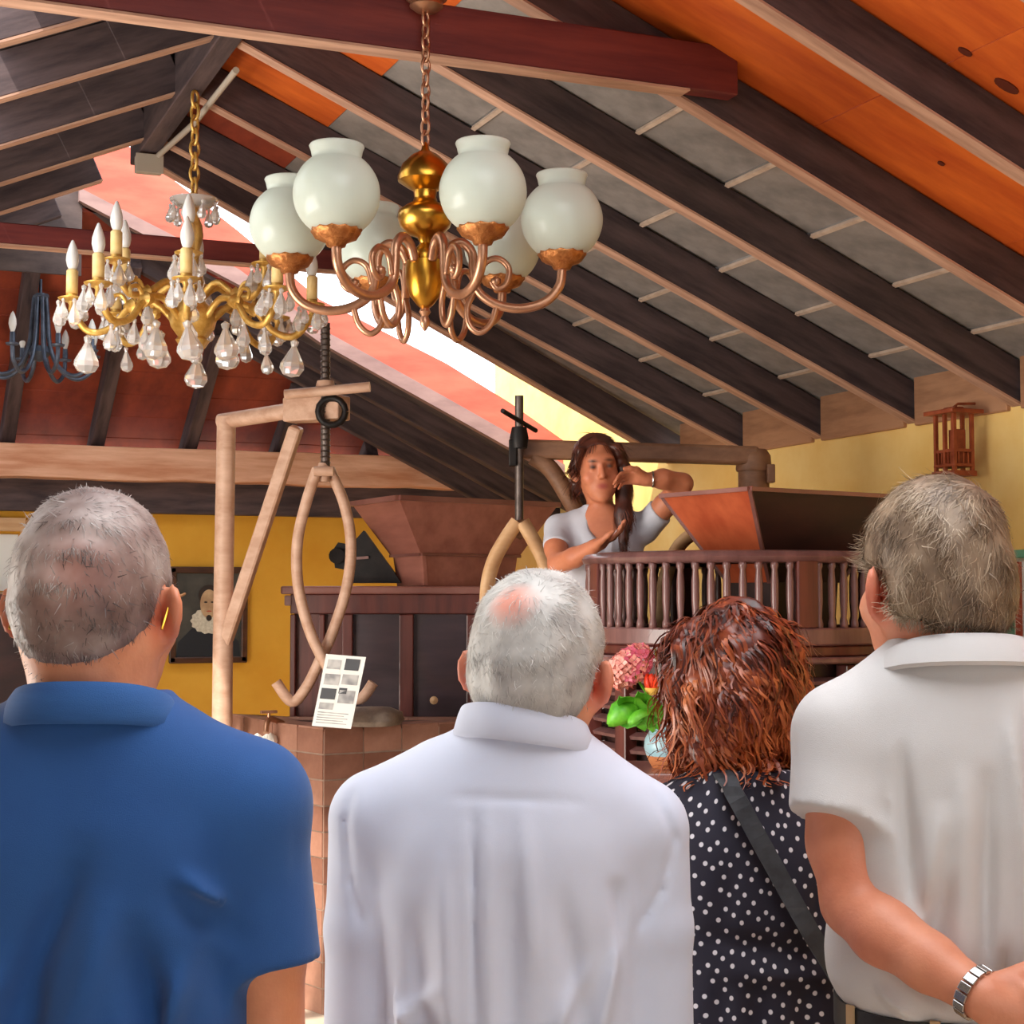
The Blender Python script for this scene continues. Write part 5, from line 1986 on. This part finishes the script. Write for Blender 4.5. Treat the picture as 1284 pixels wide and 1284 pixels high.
    legs(tr, (0, 0, .80), (0, -.02, .08), 1, (.105, .078, .062))
    field_obj('trousers', tr, 'greytrouser', t)
    shoes(t, -.02, 0)


man_white()


# ------------------------------------------------------------------ woman with auburn curls in the dotted dress
def woman_dots():
    d, px0 = 2.55, 935
    t = root_for(px0, d, 'person in a navy dress with white dots standing with the back turned')
    T = head_T(-.014, .02, 1.468, yaw=10, pitch=4)
    SK = (224, 160, 128)
    f = Field((-.32, -.2, 0), (.32, .34, 1.62), .0075)
    head_prims(f, T, neck_to=(0, -.025, 1.31), neck_r=(.047, .052))
    f.chain([(-.13, -.02, 1.27), (.13, -.02, 1.27)], [.045, .045], .03)
    f.loft([(.80, 0, 0, .13, .095), (1.05, 0, 0, .125, .09), (1.25, 0, -.01, .125, .08), (1.32, 0, -.02, .07, .055)], .03)
    for s in (-1, 1):
        f.chain([(s * .165, -.015, 1.25), (s * .195, 0, 1.0), (s * .16, .14, .92), (s * .06, .23, .95)], [.042, .036, .031, .024], .02)
        hand(f, (s * .06, .23, .95), (-s * .9, .2, 0), (0, -.6, -.5), (0, .2, 1), .88)
    legs(f, (0, 0, .78), (0, -.02, .09), 1, (.075, .052, .034))
    field_obj('body', f, 'skin', t, 2, [], SK)
    # dress
    s_ = Field((-.32, -.24, .42), (.32, .24, 1.38), .007)
    s_.loft([(.44, 0, 0, .25, .19), (.70, 0, 0, .225, .17), (.90, 0, 0, .195, .15), (1.05, 0, -.002, .162, .125), (1.16, 0, -.008, .166, .125), (1.24, 0, -.014, .162, .112), (1.29, 0, -.02, .13, .09), (1.325, 0, -.024, .085, .072), (1.345, 0, -.025, .07, .064)], .02)
    for sg in (-1, 1):
        s_.chain([(sg * .10, -.022, 1.285), (sg * .158, -.018, 1.255)], [.042, .052], .045)
        s_.cap((sg * .162, -.016, 1.245), (sg * .19, -.006, 1.05), .054, .055, .025, clip=[((0, 0, 1.09), (0, 0, -1))])
    P = lambda x, y, yy=-.125: ((x - px0) * d / F, yy, 1.6 + (753 - y) * d / F)
    for (x0, y0, x1, y1, w, amp) in ((865, 1150, 1040, 1175, .014, .009), (880, 1190, 1030, 1200, .012, -.006), (900, 1060, 890, 1150, .014, .005), (1000, 1080, 1010, 1160, .014, .005), (930, 1200, 925, 1300, .014, .007), (980, 1200, 990, 1300, .014, .006), (890, 1200, 880, 1300, .014, .006)):
        s_.fold(P(x0, y0), P(x1, y1), w, amp)

    def uv(V):
        a = np.arctan2(V[:, 0], -V[:, 1])
        return np.stack([a * .155, V[:, 2], 0 * a], 1)
    field_obj('dotted_dress', s_, 'dots', t, 2, extra=uv)
    shoes(t, -.02, 0)
    # curls: a lobed mass with wavy ribbons over it
    h = Field((-.17, -.18, 1.28), (.15, .16, 1.64), .005)
    hair_shell(h, T, .008, zb=-.10, slope=.5, k=.02)
    c0 = np.array(T.translation)
    rg = np.random.default_rng(11)
    for k in range(60):
        a = rg.uniform(-2.5, 2.5)
        z = rg.uniform(-.082, .075)
        rr = .066 + .008 * math.sin(math.pi * (z + .10) / .19)
        p = c0 + np.array([math.sin(a) * (rr + .006), -math.cos(a) * (rr + .012) - .004, z])
        h.ell(p, (.021, .021, .031), .018)
    h.ripple(.005, 75, 8)
    o, V, Q = field_obj('hair', h, 'hair_red', t, 1)

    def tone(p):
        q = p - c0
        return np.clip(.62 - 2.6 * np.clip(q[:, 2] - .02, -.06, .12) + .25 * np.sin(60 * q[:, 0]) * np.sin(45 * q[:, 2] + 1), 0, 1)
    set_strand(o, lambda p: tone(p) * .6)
    fl_c = crown_flow(T, (.01, -.03, .13))

    def flw(p):
        return fl_c(p) + np.array([0, 0, -1.2])
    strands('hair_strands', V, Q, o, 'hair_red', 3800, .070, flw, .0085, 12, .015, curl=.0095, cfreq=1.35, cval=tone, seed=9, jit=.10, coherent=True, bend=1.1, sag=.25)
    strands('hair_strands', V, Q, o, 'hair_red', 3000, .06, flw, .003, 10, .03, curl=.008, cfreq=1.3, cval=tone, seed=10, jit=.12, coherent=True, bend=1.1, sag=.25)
    # cross-body bag hanging at her front right hip
    o_ = at(px0, 753, d=d)
    bg_ = thing('shoulder_bag', 'black shoulder bag on a grey strap across the dotted dress', 'bag', (o_.x, o_.y, 0), -YAW)
    path = [(-.052, -.03, 1.345), (-.04, -.11, 1.325), (-.012, -.134, 1.27), (.03, -.142, 1.19), (.068, -.146, 1.12), (.11, -.134, 1.05), (.155, -.10, .97), (.195, -.02, .90), (.21, .06, .86)]
    vs, fs = [], []
    Pp = spline(path, 5)
    for i, p in enumerate(Pp):
        tg = (Pp[min(i + 1, len(Pp) - 1)] - Pp[max(i - 1, 0)]).normalized()
        out = Vector((p.x, p.y * 1.5, 0)).normalized()
        if i < 6:
            out = (out + Vector((0, 0, 1.5))).normalized()
        sd = tg.cross(out).normalized() * .0135
        out = sd.cross(tg).normalized() * .0022
        p = p + (out if out.dot(Vector((p.x, p.y, 0))) > 0 else -out) * 2.2
        vs += [p - sd - out, p + sd - out, p + sd + out, p - sd + out]
    for i in range(len(Pp) - 1):
        for k in range(4):
            fs.append((i * 4 + k, i * 4 + (k + 1) % 4, i * 4 + 4 + (k + 1) % 4, i * 4 + 4 + k))
    MB().add(vs, fs).build('strap', 'strap', bg_, world=False)
    fpath = [(-.052, -.03, 1.352), (-.055, .03, 1.345), (-.035, .10, 1.27), (.03, .145, 1.12), (.14, .15, .95), (.21, .08, .86)]
    MB().tube(spline(fpath, 5), .008, 6, flat=.3).build('strap', 'strap', bg_, world=False)
    MB().box((.235, .06, .76), (.07, .22, .18)).build('bag_body', 'leather', bg_, world=False, bevel=.02)


woman_dots()


# ------------------------------------------------------------------ man in the pale grey polo, hands behind his back
def man_right():
    d, px0 = 2.1, 1215
    t = root_for(px0, d, 'person in a pale grey polo shirt and khaki trousers, hands clasped behind the back')
    T = head_T(-.045, .01, 1.617, yaw=16, pitch=3)
    SK = (220, 146, 114)
    f = Field((-.32, -.30, .0), (.32, .24, 1.80), .006)
    head_prims(f, T, neck_to=(-.02, -.03, 1.49), neck_r=(.06, .066))
    f.chain([(-.15, -.02, 1.43), (.15, -.02, 1.43)], [.052, .052], .03)
    f.loft([(.88, 0, 0, .14, .10), (1.15, 0, 0, .14, .10), (1.40, 0, -.01, .14, .088), (1.49, -.01, -.02, .08, .06)], .03)
    # left arm: down, elbow back, forearm across the back; right arm the same, holding the left wrist
    LS, LE, LW = (-.172, -.03, 1.41), (-.166, -.07, 1.230), (-.052, -.225, 1.152)
    f.chain([LS, (-.172, -.05, 1.30), LE], [.050, .046, .038], .015)
    f.chain([LE, (-.140, -.115, 1.205), (-.10, -.170, 1.180), LW], [.039, .040, .033, .0250], .015)
    hand(f, LW, (.93, -.10, -.30), (.1, .9, -.25), (.3, -.1, 1), 1.0, (.25, .3, .3, .35))
    RS, RE, RW_ = (.178, -.03, 1.41), (.200, -.09, 1.19), (.105, -.255, 1.105)
    f.chain([RS, (.195, -.062, 1.30), RE], [.050, .047, .040], .015)
    f.chain([RE, (.165, -.165, 1.15), RW_], [.042, .042, .027], .015)
    hand(f, RW_, (-.95, .05, .18), (-.1, .8, .5), (0, -.1, 1), .98, (.4, .45, .5, .5))
    legs(f, (0, 0, .88), (0, -.02, .10), 1, (.07, .05, .036))
    paint = [(tuple(T @ Vector((s * .085, -.01, -.01))), .035, (232, 120, 96), .8) for s in (-1, 1)]
    paint += [((-.16, -.06, 1.26), (.08, .08, .06), (224, 132, 96), .5), ((-.16, -.11, 1.19), (.05, .05, .04), (214, 124, 100), .6)]
    field_obj('body', f, 'skin', t, 2, paint, SK)
    h = Field((-.18, -.16, 1.48), (.09, .15, 1.81), .004)
    hair_shell(h, T, .010, zb=-.046, slope=.50, crown=.008)
    carve_ears(h, T)
    h.ripple(.0028, 60, 12)
    o, V, Q = field_obj('hair', h, 'hair_sand', t, 1)

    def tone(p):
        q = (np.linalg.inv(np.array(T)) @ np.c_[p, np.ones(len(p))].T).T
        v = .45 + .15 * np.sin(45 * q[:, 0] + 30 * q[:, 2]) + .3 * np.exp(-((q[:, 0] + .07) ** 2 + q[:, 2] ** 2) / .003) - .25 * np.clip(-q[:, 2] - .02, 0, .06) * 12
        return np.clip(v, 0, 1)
    set_strand(o, lambda p: tone(p) * .8)
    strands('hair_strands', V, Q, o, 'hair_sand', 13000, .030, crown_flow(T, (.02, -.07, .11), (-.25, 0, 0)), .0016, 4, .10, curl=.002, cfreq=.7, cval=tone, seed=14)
    # polo
    s_ = Field((-.34, -.24, 1.0), (.34, .24, 1.60), .0055)
    s_.loft([(1.098, 0, 0, .168, .135), (1.118, 0, -.004, .184, .148), (1.16, 0, -.008, .188, .150), (1.24, 0, -.014, .178, .142), (1.34, 0, -.02, .182, .135), (1.42, 0, -.022, .176, .12), (1.475, -.004, -.026, .14, .10), (1.515, -.012, -.028, .1, .084), (1.545, -.018, -.03, .074, .072)], .016)
    for sg in (-1, 1):
        s_.chain([(sg * .09 - .008, -.024, 1.49), (sg * .166, -.022, 1.437)], [.05, .058], .05)
        dx = -.02 if sg < 0 else .02
        s_.cap((sg * .168, -.022, 1.43), (sg * .178 + dx * .4, -.08, 1.26), .062, .066, .022, clip=[((sg * .17, -.06, 1.325), (sg * .30, -.30, -1))])
    P = lambda x, y, yy=-.14: ((x - px0) * d / F, yy, 1.6 + (753 - y) * d / F)
    for (x0, y0, x1, y1, w, amp) in ((1092, 900, 1112, 1110, .010, .018), (1195, 960, 1188, 1220, .013, .008), (1222, 880, 1240, 1200, .013, -.007), (1250, 900, 1270, 1200, .011, .008), (1150, 1080, 1120, 1190, .014, .007), (1165, 960, 1160, 1180, .014, -.006), (1210, 1150, 1205, 1230, .01, .006),
                                     (1275, 860, 1300, 1150, .014, -.007), (1140, 1000, 1110, 1120, .012, -.006), (1060, 1200, 1110, 1245, .012, -.006), (1080, 1180, 1160, 1225, .010, .006), (1050, 950, 1085, 1010, .010, .005), (1215, 820, 1222, 900, .006, .004), (1310, 900, 1330, 1180, .012, .008)):
        s_.fold(P(x0, y0), P(x1, y1), w * .8, amp, .7, 2.4)
    so_, V, Q = field_obj('polo_shirt', s_, 'greypolo', t, 1)
    collar('collar', 'greypolo', so_, (-.022, -.03, 1.526), .082, .074, .034, drop=.05, flare=.026, gap=.28)
    tr = Field((-.26, -.22, .06), (.26, .2, 1.12), .009)
    tr.loft([(.82, 0, 0, .172, .14), (.95, 0, 0, .172, .14), (1.105, 0, -.002, .163, .131)], .03)
    legs(tr, (0, 0, .86), (0, -.02, .08), 1, (.108, .08, .062))
    to_, V, Q = field_obj('trousers', tr, 'khaki', t)
    belt = MB()
    n = 48
    vs, fs = [], []
    for k in range(n):
        a = 2 * math.pi * k / n
        ca, sa = math.cos(a), math.sin(a)
        q = (abs(ca) ** 2.4 + abs(sa) ** 2.4) ** (-1 / 2.4)
        for (dr, z) in ((.0, 1.062), (.007, 1.062), (.007, 1.10), (0, 1.10)):
            vs.append(((.168 + dr) * ca * q, -.002 + (.136 + dr) * sa * q, z))
    for k in range(n):
        k2 = (k + 1) % n
        for j in range(4):
            fs.append((k * 4 + j, k * 4 + (j + 1) % 4, k2 * 4 + (j + 1) % 4, k2 * 4 + j))
    belt.add(vs, fs).build('belt', 'leather', t, True, world=False)
    for a in (-2.05, -1.2, -.5, -2.75):
        ca, sa = math.cos(a), math.sin(a)
        q = (abs(ca) ** 2.4 + abs(sa) ** 2.4) ** (-1 / 2.4)
        MB().box(((.178) * ca * q, -.002 + .146 * sa * q, 1.080), (.004, .012, .048), Matrix.Rotation(math.atan2(sa * .17, ca * .14), 3, 'Z')).build('belt_loop', 'khaki', to_, world=False)
    # steel link watch on the left wrist
    wv = Vector(LW) - (Vector(LW) - Vector((-.10, -.170, 1.180))).normalized() * .012
    ax = (Vector(LW) - Vector((-.10, -.170, 1.180))).normalized()
    Rq = ax.to_track_quat('Z', 'Y').to_matrix()
    w_ = None
    for k in range(16):
        a = 2 * math.pi * k / 16
        c = wv + Rq @ Vector((.0295 * math.cos(a), .0295 * math.sin(a), 0))
        if k == 0:
            w_ = MB().lathe([(0, -.004), (.016, -.004), (.017, .0), (.015, .005), (0, .005)], 18, c, Rq @ Matrix.Rotation(math.pi / 2, 3, 'Y')).build('wristwatch', 'steel', t, True, world=False)
        else:
            MB().box(c, (.004, .010, .015), Rq @ Matrix.Rotation(a, 3, 'Z')).build('bracelet_link', 'steel', w_, world=False, bevel=.001)
    # the right hand closes round the left hand
    hf = None
    shoes(t, -.02, 0)


man_right()


# ------------------------------------------------------------------ the guide, facing the visitors from her platform
def guide():
    d, px0 = 5.95, 755
    t = root_for(px0, 6.06, 'person in a light grey T-shirt gesturing with both hands over the mill balustrade')
    t.location.z = .555
    ZB = .555
    sc = d / F
    G = lambda x, y, yy=0.0: ((x - px0) * sc, yy, 1.6 + (753 - y) * sc - ZB)
    T = head_T(-.018, -.045, 1.527, yaw=180 - 6, pitch=-4, roll=-5) @ Matrix.Scale(.96, 4)
    T = Matrix.Translation((-.018, -.045, 1.527)) @ Matrix.Rotation(math.radians(186), 4, 'Z') @ Matrix.Rotation(math.radians(5), 4, 'Y') @ Matrix.Rotation(math.radians(-3), 4, 'X')
    SK = (206, 128, 92)
    f = Field((-.28, -.42, 0), (.40, .22, 1.70), .0055)
    head_prims(f, T, neck_to=(0, .0, 1.37), neck_r=(.045, .048))
    f.chain([(-.13, .01, 1.325), (.13, .01, 1.325)], [.042, .042], .03)
    f.loft([(.80, 0, .02, .13, .095), (1.05, 0, .02, .115, .085), (1.2, 0, .015, .13, .085), (1.32, 0, .01, .125, .07), (1.385, 0, .005, .06, .05)], .03)
    f.ell((0, -.04, 1.30), (.085, .035, .09), .03)
    # her right arm (left in view): elbow low, palm up and open before her
    A1, A2, A3 = (-.165, -.01, 1.305), (-.165, -.15, 1.175), (-.045, -.30, 1.235)
    f.chain([A1, (-.172, -.08, 1.235), A2], [.043, .042, .037], .015)
    f.chain([A2, (-.11, -.225, 1.198), A3], [.039, .036, .024], .015)
    hand(f, A3, (.82, -.25, .35), (.1, -.1, 1), (-.2, -1, .2), .92, (.32, .36, .40, .44))
    # her left arm (right in view): elbow up on the hopper rim, hand by the cheek
    B1, B2, B3 = (.165, -.01, 1.315), (.285, -.13, 1.468), (.150, -.205, 1.478)
    f.chain([B1, (.225, -.07, 1.39), B2], [.043, .042, .037], .015)
    f.chain([B2, (.21, -.175, 1.482), B3], [.039, .036, .024], .015)
    hand(f, B3, (-.95, -.1, .12), (.0, -.5, -.6), (0, -.5, .9), .9, (.55, .6, .62, .66))
    legs(f, (0, .02, .78), (0, .0, .09), 1, (.075, .052, .034), knee_fwd=-.02)
    W = lambda q: tuple(T @ Vector(q))
    paint = [(W((0, .094, -.063)), (.022, .02, .011), (168, 66, 62), .9)]
    for s in (-1, 1):
        paint += [(W((s * .031, .092, .008)), (.0135, .02, .0075), (34, 18, 16), 1.0), (W((s * .032, .098, .030)), (.020, .02, .006), (62, 32, 24), .95), (W((s * .048, .075, -.03)), .02, (220, 128, 98), .5),
                  (W((s * .031, .09, .017)), (.016, .02, .006), (110, 60, 46), .5)]
    field_obj('body', f, 'skin', t, 2, paint, SK)
    # T-shirt with a deep V
    s_ = Field((-.27, -.18, .76), (.27, .2, 1.42), .0055)
    s_.loft([(.78, 0, .02, .16, .125), (.95, 0, .02, .15, .115), (1.08, 0, .02, .142, .108), (1.2, 0, .014, .155, .112), (1.29, 0, .008, .152, .098), (1.34, 0, .006, .12, .078), (1.375, 0, .004, .08, .064), (1.40, 0, .004, .062, .056)], .02)
    s_.chain([(-.10, .006, 1.34), (-.158, .0, 1.312)], [.04, .05], .04)
    s_.cap((-.16, -.004, 1.308), (-.172, -.10, 1.215), .053, .052, .02, clip=[((-.17, -.075, 1.24), (-.1, -.7, -.75))])
    s_.chain([(.10, .006, 1.34), (.158, .0, 1.315)], [.04, .05], .04)
    s_.cap((.16, -.004, 1.312), (.235, -.075, 1.40), .053, .052, .02, clip=[((.21, -.055, 1.375), (.75, -.55, .7))])
    # neckline
    s_.chain([(0, -.10, 1.42), (.0, -.10, 1.33), (.004, -.105, 1.225)], [.085, .062, .014], .006, mode='sub')
    for (x0, y0, x1, y1, w, amp) in ((720, 660, 735, 700, .012, .007), (790, 660, 780, 700, .012, .007), (765, 670, 765, 705, .012, -.006), (700, 650, 712, 668, .01, .006)):
        s_.fold(G(x0, y0, -.10), G(x1, y1, -.10), w, amp)
    field_obj('t_shirt', s_, 'greytee', t, 2)
    tr = Field((-.24, -.18, .05), (.24, .22, .90), .011)
    tr.loft([(.70, 0, .02, .17, .135), (.85, 0, .02, .155, .12)], .04)
    legs(tr, (0, .02, .74), (0, .0, .07), 1, (.10, .07, .052), knee_fwd=-.02)
    field_obj('trousers', tr, 'blacktrouser', t)
    shoes(t, 0, 0, 'leather', -1)
    # hair: parted, drawn behind on her right, falling over the shoulder on her left
    h = Field((-.15, -.19, 1.18), (.18, .13, 1.70), .0045)
    h.ell((0, -.022, .038), (.088, .104, .100), .012, T=T, clip=[((0, .05, .068), (0, 1, -.62))])
    h.ell((.0, -.05, -.02), (.08, .06, .10), .02, T=T)
    h.chain([W((-.07, .055, .07)), W((-.088, .03, .0)), W((-.088, .02, -.08)), (.075, -.075, 1.36), (.070, -.105, 1.255)], [.022, .026, .03, .032, .014], .02)
    h.chain([W((.068, .055, .07)), W((.083, .02, .02)), W((.078, -.03, -.06))], [.018, .02, .024], .02)
    h.ell((.087, .006, -.012), (.02, .026, .034), .006, T=T, mode='sub')
    h.ripple(.002, 90, 21)
    o, V, Q = field_obj('hair', h, 'hair_dark', t, 1)
    set_strand(o, lambda p: .25 + .5 * np.clip((p[:, 2] - 1.5) * 3, 0, 1))
    strands('hair_strands', V, Q, o, 'hair_dark', 4200, .06, crown_flow(T, (0, .04, .135)), .003, 4, .015, seed=22, jit=.08,
            mask=lambda C, N: (N[:, 1] > -.75) | (C[:, 2] < 1.45))
    ring = [(B3[0] + .022, B3[1] + .027 * math.cos(a) + .006, B3[2] + .001 + .027 * math.sin(a)) for a in [k * math.pi / 10 for k in range(21)]]
    MB().tube(ring, .0035, 6, cap=False).build('bracelet', 'steel', t, True, world=False)


guide()
